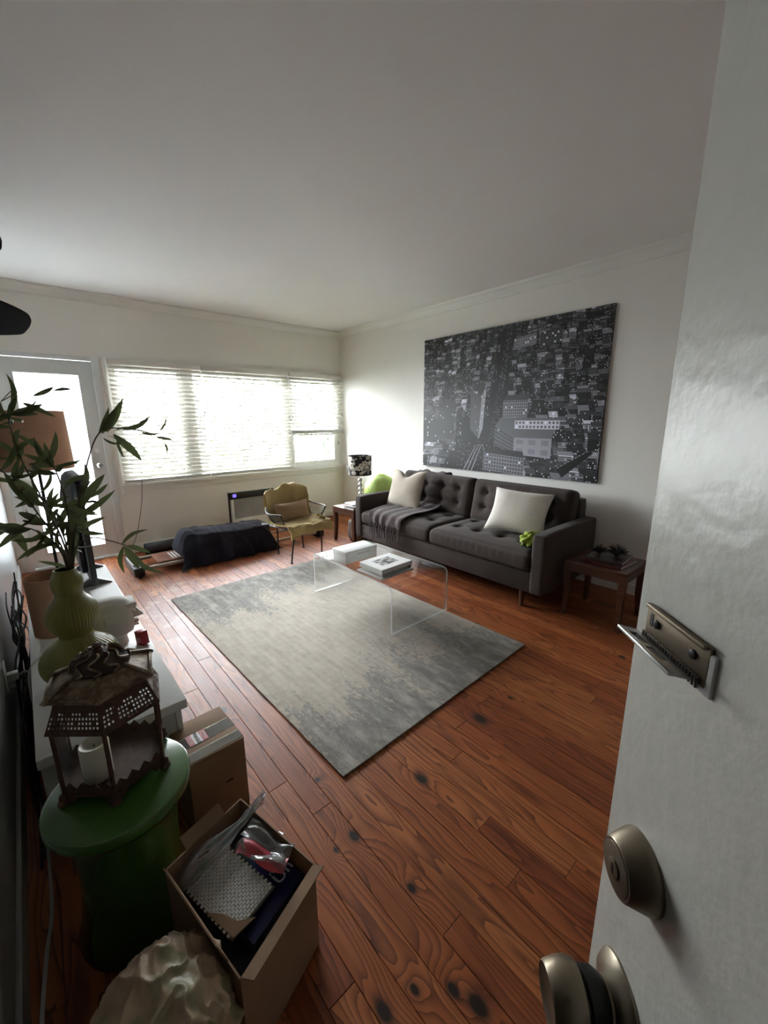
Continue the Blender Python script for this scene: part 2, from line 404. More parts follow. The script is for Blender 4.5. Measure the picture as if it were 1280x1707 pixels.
def city():
    g_ = np.random.RandomState(5); W, H = 1000, 700
    a = np.full((H, W), .06, np.float32)
    rows = np.linspace(-10, H+90, 27)
    ax = lambda y: 545-95*(max(0, y)/H)**1.2       # the avenue's centre line
    for r_ in rows:
        s = .42+.85*max(0, r_)/H; x = -30-g_.rand()*40
        while x < W+20:
            w = g_.uniform(26, 62)*s; h = g_.uniform(34, 85)*s; d = g_.uniform(10, 24)*s
            half = 17+16*max(0, r_)/H
            if not (x+w*1.2 > ax(r_)-half and x < ax(r_)+half) and not (r_ > 430 and 300-(r_-430)*.45 < x+w/2 < ax(r_)) :
                wv = g_.choice([.05, .08, .11, .15, .2, .3], p=[.18, .2, .2, .18, .14, .10])*g_.uniform(.8, 1.2)
                yb = r_+g_.uniform(-6, 6); sk = 6*s*(1 if x < W*.5 else -1)
                fill(a, [(x, yb-h), (x+w, yb-h), (x+w+sk, yb-h-d), (x+sk, yb-h-d)], wv*g_.uniform(.7, 2.2))
                if g_.rand() < .5: fill(a, [(x+w*.3, yb-h-d*.9), (x+w*.6, yb-h-d*.9), (x+w*.6, yb-h-d*.3), (x+w*.3, yb-h-d*.3)], wv*2.2)
                face(a, g_, (x, yb-h), (x+w, yb-h), (x+w, yb), (x, yb), max(2, int(w/(6*s))), max(2, int(h/(8*s))), wv, .09 if g_.rand() < .8 else .3)
                fill(a, [(x, yb-h-1.5), (x+w, yb-h-1.5), (x+w, yb-h+1.5), (x, yb-h+1.5)], min(1, wv*2.4))
            x += w+g_.uniform(2, 9)*s
    # lights on the avenue
    for _ in range(420):
        y = g_.uniform(0, H); x = ax(y)+g_.uniform(-14, 14)*(1+.8*y/H)
        a[int(y):int(y)+2, int(max(0, x)):int(max(0, x))+2] = g_.uniform(.3, .95)
    # open square with its avenues at the lower middle
    for x0, x1 in ((325, 395), (352, 412), (470, 418), (300, 380)):
        fill(a, [(x0, 700), (x0+7, 700), (x1+3, 560), (x1, 560)], .42)
    for _ in range(160):
        y = g_.uniform(540, 690); x = g_.uniform(230, 470); a[int(y):int(y)+2, int(x):int(x)+3] = g_.uniform(.3, 1)
    # tall corner tower in the middle, lit on its narrow side
    face(a, g_, (330, 285), (402, 320), (392, 535), (338, 480), 9, 20, .24, .05, .5)
    face(a, g_, (402, 320), (428, 270), (416, 480), (392, 535), 4, 20, .50, .06, .5)
    fill(a, [(326, 278), (402, 318), (432, 262), (436, 268), (404, 326), (328, 288)], .75)
    fill(a, [(335, 270), (402, 308), (424, 262), (408, 250)], .13)
    # long pale block on the right, lower third
    face(a, g_, (490, 465), (600, 520), (600, 600), (490, 560), 13, 5, .26, .05)
    face(a, g_, (600, 520), (790, 520), (790, 610), (600, 600), 3, 2, .42, .0, .8)
    fill(a, [(490, 465), (520, 425), (810, 430), (790, 520), (600, 520)], .25)
    face(a, g_, (600, 440), (820, 440), (820, 478), (600, 478), 12, 2, .62, .1)
    face(a, g_, (530, 345), (660, 345), (660, 425), (530, 425), 12, 6, .36, .05)
    fill(a, [(530, 345), (660, 345), (680, 320), (545, 320)], .16)
    face(a, g_, (430, 600), (660, 615), (660, 700), (430, 690), 15, 5, .32, .04)
    fill(a, [(430, 600), (450, 575), (650, 585), (660, 615)], .10)
    face(a, g_, (700, 60), (800, 50), (800, 110), (700, 120), 8, 5, .18, .2)
    face(a, g_, (570, 70), (680, 58), (680, 105), (570, 118), 10, 4, .40, .1)
    face(a, g_, (0, 420), (120, 430), (120, 560), (0, 560), 12, 9, .13, .06)
    face(a, g_, (115, 340), (230, 330), (230, 540), (115, 540), 12, 18, .15, .03)
    fill(a, [(820, 650), (960, 560), (975, 575), (850, 690)], .04)
    for i in range(9): fill(a, [(825+i*15, 648-i*9.6), (835+i*15, 642-i*9.6), (836+i*15, 644-i*9.6), (826+i*15, 650-i*9.6)], .6)
    a += g_.normal(0, .012, a.shape).astype(np.float32)
    hz = np.clip((np.clip(a, 0, 1)**.55-.20)*1.5, .0, 1)*.95+.03
    return np.stack([hz*.97, hz*.97, hz*1.03], -1)
CANVAS = img_mat('city_print', city(), .42)
def flowers():
    g_ = np.random.RandomState(3); W, H = 640, 240; a = np.full((H, W), .035, np.float32); yy, xx = np.mgrid[0:H, 0:W]
    for _ in range(120):
        cx, cy, r = g_.uniform(0, W), g_.uniform(0, H), g_.uniform(10, 36); n = g_.choice([5, 6, 8]); ph = g_.rand()*6
        for ox in (-W, 0, W):
            dx, dy = xx-cx-ox, yy-cy; d = np.hypot(dx, dy); t = np.arctan2(dy, dx)
            ins = d < r*(.45+.55*np.abs(np.cos(n*t/2+ph))); a[ins] = g_.choice([.82, .62, .9, .1]) ; a[d < r*.2] = .03
    return np.stack([a, a*.97, a*.9], -1)
FLOWER = img_mat('floral_shade_print', flowers(), .8)
def book_print():
    g_ = np.random.RandomState(8); H, W = 120, 160; yy, xx = np.mgrid[0:H, 0:W]
    a = .42+.2*np.sin(xx/17+np.sin(yy/9)*2)+.2*g_.rand(H, W); a[(xx > 60) & (xx < 90) & (yy > 30)] = .2; a[(xx-75)**2+(yy-28)**2 < 150] = .75
    return a
PHOTO = img_mat('photo_print', book_print(), .4)
def night_print():
    g_ = np.random.RandomState(2); H, W = 200, 160; yy, xx = np.mgrid[0:H, 0:W]/1.0
    b = np.zeros((H, W, 3)); t = yy/H
    b[..., 0] = .012+.10*np.exp(-((xx-70)/30)**2-((yy-140)/35)**2); b[..., 1] = .022+.11*np.exp(-((xx-90)/40)**2-((yy-135)/35)**2); b[..., 2] = .10+.10*np.exp(-((xx-95)/45)**2-((yy-110)/40)**2)
    b *= 2.6*((1-.5*t)[..., None]+.2); b += .02*g_.rand(H, W, 1)*(t > .55)[..., None]; return b
NIGHT = img_mat('dark_blue_cover_print', night_print(), .35)

# rug: sand coloured and worn in the middle, grey and blue towards its ends
def rug_mat():
    g = N('rug_pile'); v = g.coord('Object'); sp = g.add('ShaderNodeSeparateXYZ'); g.l.new(v, sp.inputs[0]); X, Y = sp.outputs[0], sp.outputs[1]
    cs = g.add('ShaderNodeCombineXYZ'); g.l.new(X, cs.inputs[0]); g.l.new(g.math('MULTIPLY', Y, .35), cs.inputs[1])
    cw = g.add('ShaderNodeCombineXYZ'); g.l.new(g.math('MULTIPLY', X, .35), cw.inputs[0]); g.l.new(Y, cw.inputs[1])
    big = g.noise(cs.outputs[0], 3.0, 4, .6); st = g.noise(cs.outputs[0], 16, 5, .7); sw = g.noise(cw.outputs[0], 22, 4, .7); fine = g.noise(v, 190, 2, .6); th = g.noise(cs.outputs[0], 75, 3, .6)
    ends = g.math('ABSOLUTE', g.math('ADD', g.math('DIVIDE', Y, 1.157), .06))
    f = g.math('ADD', g.math('MULTIPLY', ends, 1.05), g.math('MULTIPLY', g.math('SUBTRACT', big, .5), 1.6))
    f = g.math('ADD', f, g.math('MULTIPLY', g.math('SUBTRACT', st, .5), 1.3))
    f = g.math('ADD', f, g.math('MULTIPLY', g.math('SUBTRACT', th, .5), .7))
    m = g.ramp(f, [(.54, (0, 0, 0)), (.70, (1, 1, 1))])
    sand = g.ramp(g.math('ADD', g.math('MULTIPLY', st, .7), g.math('MULTIPLY', sw, .3)), [(.33, (.46, .40, .32)), (.62, (.70, .635, .54))])
    grey = g.ramp(g.math('ADD', g.math('MULTIPLY', st, .6), g.math('MULTIPLY', fine, .4)), [(.38, (.085, .08, .08)), (.5, (.24, .23, .215)), (.61, (.54, .505, .45))])
    blue = g.ramp(g.noise(cs.outputs[0], 7, 4, .7), [(.52, (0, 0, 0)), (.66, (1, 1, 1))])
    grey = g.mix(g.math('MULTIPLY', blue, .5), grey, (.17, .185, .205))
    col = g.mix(g.math('MULTIPLY', m, .85), sand, grey)
    # fine herringbone of the weave
    zz = g.math('PINGPONG', g.math('MULTIPLY', X, 1.0), .022); hb = g.math('FRACT', g.math('MULTIPLY', g.math('ADD', Y, g.math('MULTIPLY', zz, 1.0)), 95.0))
    col = g.mix(g.math('MULTIPLY', g.math('GREATER_THAN', hb, .55), .16), col, (.75, .71, .63))
    col = g.mix(g.math('MULTIPLY', fine, .22), col, (.10, .095, .09))
    g.set(Base_Color=col, Roughness=.97, Sheen_Weight=.15, Specular_IOR_Level=.1)
    g.bump(g.math('ADD', fine, g.math('MULTIPLY', hb, .4)), .5, .004); return g.m
RUGM = rug_mat()

# ================================================================== the room
XL, YF, ZC = -3.82, -6.2, 2.62
XS = -6.4                       # far side of the open side room to the left
fl = struct('floor', B().box(XS, 0.05, YF, 0.1, -.12, -.0195), DARKGAP)
pitch = .0812; k = 0; x = XL
while x < -.005:
    x1 = min(x+pitch, 0.0); ys = [YF]; y = YF+rnd.uniform(.3, 2.2)
    while y < -.5: ys.append(y); y += rnd.uniform(1.0, 2.9)
    ys.append(0.0)
    # the board ends that the photograph shows
    if x < -2.857 < x1: ys = [YF, -4.536, -1.9, 0.0]
    if x < -3.026 < x1: ys = [YF, -5.4, -3.784, -1.2, 0.0]
    for a, b in zip(ys[:-1], ys[1:]):
        dz = rnd.uniform(-.0008, .0002)
        obj('plank', B().box(x+.0006, x1-.0006, a+.0006, b-.0006, -.019, dz, bev=.0012, seg=1), FLOORW, fl)
    x += pitch
obj('side_room_boards', B().box(XS, XL-.001, YF, 0, -.019, 0), FLOORW, fl)

# window wall (faces -y), right wall (faces -x), low left wall and the open room beyond it
wb = B()
wb.box(XS, -3.725, 0, .12, 0, ZC); wb.box(-3.725, -2.965, 0, .12, 2.01, ZC); wb.box(-2.965, -2.87, 0, .12, 0, ZC)
wb.box(-2.87, 0, 0, .12, 0, .735); wb.box(-2.87, 0, 0, .12, 2.035, ZC)
struct('wall_back', wb, WALL)
struct('wall_right', B().box(0, .12, YF, .12, -.02, ZC), WALL)
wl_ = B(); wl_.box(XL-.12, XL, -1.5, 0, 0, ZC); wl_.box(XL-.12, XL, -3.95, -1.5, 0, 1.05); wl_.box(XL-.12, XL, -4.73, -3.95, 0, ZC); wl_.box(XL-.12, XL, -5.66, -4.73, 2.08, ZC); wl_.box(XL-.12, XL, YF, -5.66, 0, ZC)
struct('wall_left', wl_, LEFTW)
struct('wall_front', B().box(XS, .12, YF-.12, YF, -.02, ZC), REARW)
ws = B(); ws.box(XS-.12, XS, YF-.12, .12, -.02, ZC); ws.box(XS, XL-.12, -4.3, -4.2, 0, ZC)
struct('wall_side', ws, REARW)
struct('ceiling', B().box(XS-.12, .12, YF-.12, .12, ZC, ZC+.12), CEIL)
struct('baseboard_right', B().box(-.014, 0, YF, 0, 0, .085, bev=.003), TRIM)
struct('baseboard_back', B().box(-2.90, -.014, -.014, 0, 0, .095, bev=.003), TRIM)
struct('baseboard_left', B().box(XL, XL+.014, -4.70, -.02, 0, .10, bev=.003), LEFTW)
# crown moulding, cove profile
prof = [(0, 2.535), (.012, 2.535), (.016, 2.548), (.026, 2.556), (.036, 2.572), (.052, 2.590), (.066, 2.598), (.070, 2.608), (.070, 2.62), (0, 2.62)]
struct('trim_1', B().prism([(-a, z) for a, z in prof], 'y', YF, 0), TRIM, smooth=20)
struct('trim_2', B().prism([(-a, z) for a, z in prof], 'x', XL, 0), TRIM, smooth=20)
struct('trim_3', B().prism([(XL+a, z) for a, z in prof], 'y', -1.5, 0), TRIM, smooth=20)

# glass door in the window wall
d1 = B(); d1.box(-3.70, -3.585, .015, .055, .02, 1.995, bev=.003); d1.box(-3.10, -2.985, .015, .055, .02, 1.995, bev=.003)
d1.box(-3.585, -3.10, .015, .055, 1.865, 1.995); d1.box(-3.585, -3.10, .015, .055, .02, .15)
door1 = struct('door_1', d1, GDOOR)
gs = B(); 
for a in ((-3.597, -3.580, .139, 1.876), (-3.105, -3.088, .139, 1.876)): gs.box(a[0], a[1], .007, .015, a[2], a[3], bev=.002)
gs.box(-3.58, -3.105, .007, .015, 1.860, 1.876, bev=.002); gs.box(-3.58, -3.105, .007, .015, .139, .155, bev=.002)
obj('glazing_bead', gs, GDOOR, door1)
obj('pane', B().box(-3.585, -3.10, .030, .036, .15, 1.865), FROST, door1)
kb = B(); kb.lathe([(.026, 0), (.026, .006), (.010, .012), (.010, .03), (.024, .038), (.027, .052), (.020, .064)], M=Matrix.Translation((-3.045, .015, .985)) @ Matrix.Rotation(R(90), 4, 'X'), seg=20)
obj('door_knob', kb, CHROME, door1)
kb = B(); kb.lathe([(.027, 0), (.027, .008), (.020, .014)], M=Matrix.Translation((-3.045, .015, 1.13)) @ Matrix.Rotation(R(90), 4, 'X'), seg=20); kb.box(-3.049, -3.041, -.012, .002, 1.115, 1.145, bev=.002)
obj('thumb_turn', kb, WHITEPL, door1)
tr = B(); tr.box(-2.985, -2.925, -.016, .06, 0, 2.035, bev=.004); tr.box(-3.765, -3.70, -.016, .06, 0, 2.035, bev=.004); tr.box(-3.70, -2.985, -.016, .06, 1.998, 2.035, bev=.004); tr.box(-3.70, -2.985, -.02, .10, 0, .018)
struct('trim_4', tr, GDOOR)
# thin vertical trim between the door and the window
struct('trim_5', B().box(-2.90, -2.872, -.018, .0, .66, 2.05, bev=.004), TRIM)

# window: frame, two mullions, three panes, sill with apron
wf = B(); wf.box(-2.87, -2.83, .02, .10, .735, 2.035); wf.box(-.04, 0, .02, .10, .735, 2.035); wf.box(-2.83, -.04, .02, .10, 1.985, 2.035); wf.box(-2.83, -.04, .02, .10, .735, .785)
win = struct('window_1', wf, VINYL)
for xm, w in ((-2.12, .075), (-.85, .05)): obj('mullion', B().box(xm-w/2, xm+w/2, .025, .095, .785, 1.985, bev=.004), VINYL, win)
for a, b in ((-2.83, -2.16), (-2.08, -.875), (-.825, -.04)):
    s = B(); s.box(a, a+.045, .035, .075, .785, 1.985, bev=.004); s.box(b-.075 if b > -.1 else b-.045, b, .035, .075, .785, 1.985, bev=.004); s.box(a, b, .036, .074, 1.94, 1.985); s.box(a, b, .036, .074, .785, .85)
    sash = obj('sash', s, VINYL, win)
    obj('pane', B().box(a+.04, b-.04, .052, .056, .84, 1.95), GLASS, sash)
obj('sash_lock', B().box(-.055, -.035, .02, .036, 1.06, 1.11, bev=.004), GREYPL, win)
obj('sill', B().box(-2.88, -.0, -.055, .03, .735, .762, bev=.006).box(-2.88, 0, -.018, 0, .668, .735, bev=.004), TRIM, win)

# blinds: headrail, every slat, bottom rail, ladder cords, pull cords
slat_me = {}
def blind(x0, x1, zb, label, stack=0, tassels=()):
    t = thing('window_blind', ((x0+x1)/2, -.035, 2.0), label, 'blind', 'white slatted blinds at the long window')
    obj('headrail', B().box(x0, x1, -.062, -.008, 1.985, 2.032, bev=.003), SLAT, t)
    L = x1-x0; n = 0; z = 1.962
    key = round(L, 3)
    if key not in slat_me:
        b = B(); pr = [(-.025, -.0015), (-.012, .0015), (0, .0024), (.012, .0015), (.025, -.0015)]
        b.grid(lambda u, v: Vector((-L/2+u*L, pr[round(v*4)][0], pr[round(v*4)][1])), 2, 5); b.solid(.0022)
        o = obj('slat', b, SLAT); o.parent = t; slat_me[key] = o.data; o.location = (0, 0, z-2.0); o.rotation_euler = (R(33), 0, 0); z -= .0445
    while z > zb+.03+stack*.006:
        o = bpy.data.objects.new('slat', slat_me[key]); C.objects.link(o); o.parent = t; o.location = (rnd.uniform(-.002, .002), 0, z-2.0); o.rotation_euler = (R(33+rnd.uniform(-2, 2)), rnd.uniform(-.0015, .0015), 0); z -= .0445
    for i in range(stack):
        o = bpy.data.objects.new('slat', slat_me[key]); C.objects.link(o); o.parent = t; o.location = (rnd.uniform(-.003, .003), 0, zb+.026+i*.005-2.0)
    obj('bottom_rail', B().box(x0, x1, -.062, -.010, zb, zb+.02, bev=.004), SLAT, t)
    for f in (.12, .5, .88):
        xx = x0+L*f
        obj('ladder_cord', B().tube([(xx, -.063, 1.985), (xx, -.063, zb+.01)], .0011, 4).tube([(xx, -.008, 1.985), (xx, -.008, zb+.01)], .0011, 4), SLAT, t)
    for xx, zz in tassels:
        c = obj('pull_cord', B().tube(bez([(xx, -.070, 1.985), (xx+.004, -.074, 1.7), (xx, -.072, zz)], 4), .0013, 4), SLAT, t)
        obj('tassel', B().lathe([(.003, .028), (.009, .012), (.010, 0)], (xx, -.072, zz-.026), 10), GREYPL, c)
    return t
blind(-2.855, -1.965, .775, 'left lowered white blind with full length slats nearest the glass door', 3, ((-1.985, 1.50), (-1.97, 1.53)))
blind(-1.955, -.865, .775, 'middle and widest white blind lowered to the sill', 3, ((-.895, 1.48), (-.88, 1.44)))
blind(-.850, -.008, 1.215, 'right white blind half raised above bare window pane by corner', 10)
# thin cable hanging from the left end of the window to the floor
tag(obj('hanging_cable', B().tube(bez([(-2.70, -.075, .80), (-2.73, -.05, .55), (-2.80, -.03, .25), (-2.86, -.03, .10), (-2.92, -.10, .03), (-3.05, -.12, .012)], 8), .003, 6), CABLE), 'thin dark cable hanging from left window end down to floor', 'cable')

# ---- outdoors, seen through the blinds
tag(obj('ground', B().box(-14, 10, .14, 26, -.5, -.3), paint('outdoor_paving', (.34, .34, .30), .9)), kind='structure')
def leaves(n, f, sz, seed):
    g_ = np.random.RandomState(seed); b = bmesh.new()
    for _ in range(n):
        c = Vector(f(g_)); a = Vector(g_.normal(0, 1, 3)).normalized(); d = a.cross(Vector(g_.normal(0, 1, 3))).normalized(); s_ = sz*g_.uniform(.6, 1.4)
        b.faces.new([b.verts.new(c+a*s_), b.verts.new(c+d*s_*.35), b.verts.new(c-a*s_), b.verts.new(c-d*s_*.35)])
    q = B(); q.join(b); return q
g = N('garden_leaf'); v = g.coord('Object'); n_ = g.noise(v, 2.2, 3); g.set(Base_Color=g.ramp(n_, [(.35, (.015, .022, .012)), (.65, (.08, .11, .045))]), Roughness=.7); GLEAF = g.m
def hedge(g_):
    x = g_.uniform(-5, 3); y = 2.6+g_.uniform(-.5, .6); return (x, y, -.3+abs(g_.normal(0, 1))**.7*1.25+.25*math.sin(x*2))
hd = thing('hedge', (-1, 2.6, -.3), 'pale green hedge outside the long window', 'hedge')
tag(obj('foliage', leaves(5200, hedge, .075, 4), GLEAF, hd, smooth=0), kind='stuff')
for hx in (-3.6, -1.6, .6): obj('stem', B().tube([(hx, 2.7, -.3), (hx-.1, 2.65, .6)], .03), STEM, hd)
pt = thing('palm_tree', (1.6, 5.4, -.3), 'pale trunked tree outside the bare right window pane', 'tree')
obj('trunk', B().tube(bez([(1.6, 5.4, -.3), (1.7, 5.4, .8), (1.5, 5.45, 1.9), (1.7, 5.4, 3.4)], 6), .10, 10).tube(bez([(1.6, 5.4, .3), (2.1, 5.3, 1.2), (2.6, 5.4, 2.6)], 6), .06, 8), paint('pale_bark', (.42, .4, .36), .9, .5, 20), pt)
tag(obj('crown', leaves(1500, lambda g_: (1.8+g_.normal(0, .8), 5.4+g_.normal(0, .4), 2.9+g_.normal(0, .4)), .11, 9), GLEAF, pt, smooth=0), kind='stuff')
gp = B(); gp.box(-2.71, -2.585, .56, .68, -.3, 1.46, bev=.01).box(-2.725, -2.57, .545, .695, 1.46, 1.50, bev=.01)
tag(obj('garden_pillar', gp, paint('pillar_render', (.24, .24, .23), .9, .3)), 'grey square pillar outside behind the left blind', 'pillar')

# ---- entry door, standing open close to the camera; its outer face looks towards the window
DA = R(44.0)                                  # direction hinge -> free edge, from +y towards +x
dd = Vector((math.sin(DA), math.cos(DA), 0)); dn = Vector((-math.cos(DA), math.sin(DA), 0))
pe = Vector((-3.6096, -5.078, 0))+.371*Vector((math.sin(R(75.0)), math.cos(R(75.0)), 0))
DM = Matrix(((-dd.x, dn.x, 0, pe.x), (-dd.y, dn.y, 0, pe.y), (0, 0, 1, 0), (0, 0, 0, 1)))   # local x: from free edge to hinge, local y: out of the outer face
WORLD['door_2'] = Vector()
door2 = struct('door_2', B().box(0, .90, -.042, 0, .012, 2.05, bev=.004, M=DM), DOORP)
F = lambda x_, z_, y_=0: DM @ Matrix.Translation((x_, y_, z_)) @ Matrix.Rotation(R(-90), 4, 'X')   # lathe axis comes out of the face
db = obj('deadbolt', B().lathe([(.0285, 0), (.0285, .003), (.027, .007), (.0215, .020), (.0205, .021)], M=F(.055, 1.074), seg=40), ANTBRASS, door2)
obj('lock_cylinder', B().lathe([(.0185, .018), (.0185, .0215), (.0170, .0222)], M=F(.055, 1.074), seg=32).lathe([(.0075, .022), (.0075, .0235), (.006, .024)], M=F(.055, 1.074), seg=20), TARNISH, db)
obj('keyhole', B().box(.0535, .0565, .0236, .0243, 1.070, 1.078, M=DM), BLACK, db)
kn = obj('door_knob', B().lathe([(.033, 0), (.033, .002), (.028, .008), (.016, .012), (.0155, .017)], M=F(.055, .928), seg=40), ANTBRASS, door2)
obj('knob_neck', B().lathe([(.016, .014), (.021, .022), (.0215, .031), (.017, .034)], M=F(.055, .928), seg=32), BLKMETAL, kn)
obj('knob_grip', B().lathe([(.018, .032), (.0245, .036), (.0265, .043), (.0255, .052), (.0225, .062), (.021, .0635), (.0195, .0625)], M=F(.055, .928), seg=40), ANTBRASS, kn)
# small hinged metal latch plate above the locks
lp = obj('latch_plate', B().box(.018, .084, 0, .003, 1.258, 1.286, bev=.0012, M=DM).box(.020, .082, .003, .006, 1.2835, 1.287, bev=.001, M=DM), TARNISH, door2)
obj('backing_plate', B().box(.021, .088, -.001, .0025, 1.253, 1.282, bev=.0015, M=DM), WHITEPL, lp)
for xs in (.032, .071):
    obj('screw', B().lathe([(.0032, .003), (.0032, .0045), (.002, .005)], M=F(xs, 1.2745), seg=14), BLKMETAL, lp)
obj('slot', B().box(.0235, .0265, .0029, .0034, 1.270, 1.280, M=DM), BLACK, lp)
kb = B()
for i in range(20): kb.cyl(DM @ Vector((.020+i*.0031, .0045, 1.256)), DM @ Vector((.020+i*.0031, .0045, 1.2635)), .0013, seg=6)
tag(obj('hinge_knuckles', kb, STEELY, lp), kind='stuff')
fm = DM @ Matrix.Translation((0, .004, 1.259)) @ Matrix.Rotation(R(14), 4, 'X')
fb = B(); fb.box(.012, .076, .001, .006, -.0008, .0008, M=fm); fb.box(.012, .076, .013, .0172, -.0012, .0012, bev=.0004, M=fm)
for a, b in ((.012, .020), (.036, .041), (.058, .076)): fb.box(a, b, .005, .014, -.0008, .0008, M=fm)
fb.box(.020, .036, .004, .014, -.0012, -.0009, M=fm).box(.041, .058, .004, .014, -.0012, -.0009, M=fm)
obj('hinged_flap', fb, STEELY, lp)

# ================================================================== things in the room
# ---- rug
RC, RS, RA = Vector((-2.1336, -2.7498, 0)), (1.46, 2.314), .0261
rb = B(); rb.rbox((0, 0, .0055), (RS[0]/2, RS[1]/2, .0052), .005, n=60, f=lambda q, p: Vector((q.x+.004*nz(q.y, 1, 3, 6)*(abs(p.x) > .95), q.y+.004*nz(q.x, 5, 1, 6)*(abs(p.y) > .95), q.z)))
rug = obj('rug', rb, RUGM); rug.location = RC; rug.rotation_euler = (0, 0, RA)
tag(rug, 'large distressed grey and sand woven rug on the wooden floor', 'rug')

# ---- wall picture
pc = thing('wall_picture', (0, -2.69, .885), 'large unframed black and white city view canvas above the sofa', 'picture')
obj('canvas', B().box(-.024, -.001, -3.689, -1.689, .885, 2.285), CANVAS, pc, smooth=0, uv=lambda c: ((-1.689-c.y)/2.0, (c.z-.885)/1.4))

# ---- sofa
SX0, SX1, SY0, SY1 = -.93, -.05, -3.75, -1.51
sofa = thing('sofa', (-.49, -2.63, 0), 'long charcoal tufted sofa along the right wall under the city picture', 'sofa')
obj('seat_base', B().box(SX0+.015, SX1-.02, SY0+.08, SY1-.08, .14, .30, bev=.012), SOFA, sofa)
for nm, a, b in (('left', SY1-.115, SY1), ('right', SY0, SY0+.115)):
    obj('armrest', B().rbox(((SX0+SX1)/2, (a+b)/2, .375), ((SX1-SX0)/2, .0575, .235), .03, n=10), SOFA, sofa)
obj('back_frame', B().rbox((SX1-.07, (SY0+SY1)/2, .45), (.07, (SY1-SY0)/2-.10, .315), .03, n=10), SOFA, sofa)
def tuft(cols, rows, dep):
    P = [(u, v) for u in cols for v in rows]
    def f(u, v, sx, sy):
        d = 0
        for (a, b) in P:
            q = ((u-a)*sx)**2+((v-b)*sy)**2; d += dep*math.exp(-q/.0011)+dep*.45*math.exp(-q/.006)
        for b in rows:
            if cols[0] < u < cols[-1]: d += dep*.28*math.exp(-((v-b)*sy)**2/.0005)
        for a in cols:
            lo, hi = min(rows), max(rows)
            if lo-.12 < v < hi+.12: d += dep*.28*math.exp(-((u-a)*sx)**2/.0005)
        return d
    return f, P
ym = (SY0+SY1)/2
for i, (a, b) in enumerate(((ym+.004, SY1-.12), (SY0+.12, ym-.004))):
    L = b-a
    tf, P = tuft([.16, .38, .62, .84], [.34, .72], .030)
    def fs(q, p, a=a, tf=tf, L=L):
        u, v = (p.y+1)/2, (p.x+1)/2
        if p.z > .2:
            k = min(1, (p.z-.2)/.8)
            q.z += k*(.032*(1-p.x**4)*(1-p.y**6)-tf(u, v, L, .66))
        if p.x < -.6: # little pleats on the front edge below the buttons
            q.x += .004*math.sin(u*L*95)*math.exp(-((p.z-.3)/.6)**2)*(1 if .1 < u < .9 else 0); q.x -= .014*(1-p.z**2)
        q.z += .004*nz(q.y+a, q.x, q.z, 5); return q
    cs = obj('seat_cushion', B().rbox((-.585, (a+b)/2, .375), (.345, L/2, .072), .035, n=44, f=fs), SOFA, sofa, smooth=60)
    for (u, v) in P: obj('button', B().ball((-.93+v*.69, a+u*L, .375+.072+.032-.045), .011, u=8, v=6, sc=(1, 1, .6)), SOFA, cs)
    tb, P = tuft([.16, .38, .62, .84], [.36, .70], .028)
    tm = rot((-.25, 0, .62), ry=R(12))
    def fb_(q, p, a=a, tb=tb, L=L):
        u, v = (p.y+1)/2, (p.z+1)/2
        if p.x < -.2: q.x -= min(1, (-.2-p.x)/.8)*(.035*(1-p.z**4)*(1-p.y**6)-tb(u, v, L, .42))
        if p.z > .5: q.x += .0025*math.sin(u*L*70); 
        q.x += .004*nz(q.y+a, q.z, 2, 5); return q
    bc = obj('back_cushion', B().rbox((-.245, (a+b)/2, .632), (.075, L/2, .21), .045, n=40, f=fb_, M=tm), SOFA, sofa, smooth=60)
    for (u, v) in P: obj('button', B().ball((-.245-.075-.035+.043, a+u*L, .632-.21+v*.42), .011, M=tm, u=8, v=6, sc=(.6, 1, 1)), SOFA, bc)
for lx, ly in ((-.87, -3.56), (-.87, -1.70), (-.12, -3.56), (-.12, -1.70)):
    obj('leg', B().cyl((lx, ly, .145), (lx, ly, .0), .024, .014, 14), DKWOOD, sofa)

# ---- cushions and cloths on the sofa
def pillow(name, w, h, t, loc, rx, ry, rz, mat, label, cat='cushion', group=None, notch=0, seed=0):
    b = B()
    def f(sgn):
        def g_(u, v):
            x, y = u*2-1, v*2-1
            ex = 1-.10*(1-abs(y)**1.6)*abs(x)**2; ey = 1-.10*(1-abs(x)**1.6)*abs(y)**2
            pr = max(0, (1-abs(x)**2.4))**.55*max(0, (1-abs(y)**2.4))**.55
            X, Z = x*w/2*ex, y*h/2*ey
            if notch and y > 0: Z -= notch*math.exp(-(x/.33)**2)*y**3
            Y = sgn*t/2*pr+.010*nz(X*6+seed, Z*6, sgn)*pr
            if notch: Y += sgn*-.02*math.exp(-(x/.16)**2)*max(0, y)**2*pr
            return Vector((X, Y, Z))
        return g_
    b.grid(f(1), 30, 30); b.grid(f(-1), 30, 30)
    bmesh.ops.remove_doubles(b.bm, verts=b.bm.verts, dist=.0008)
    o = obj(name, b, mat, smooth=70); o.location = loc; o.rotation_euler = (rx, ry, rz); return tag(o, label, cat, group)
pillow('throw_pillow', .46, .46, .15, (-.515, -1.90, .665), R(-20), 0, R(-82), LINEN, 'oatmeal linen pillow with a dented top at left end of sofa', notch=.075)
pillow('throw_pillow', .50, .42, .16, (-.50, -3.27, .645), R(-38), R(3), R(-74), BOUCLE, 'cream nubbly pillow leaning near right end of sofa', seed=9)
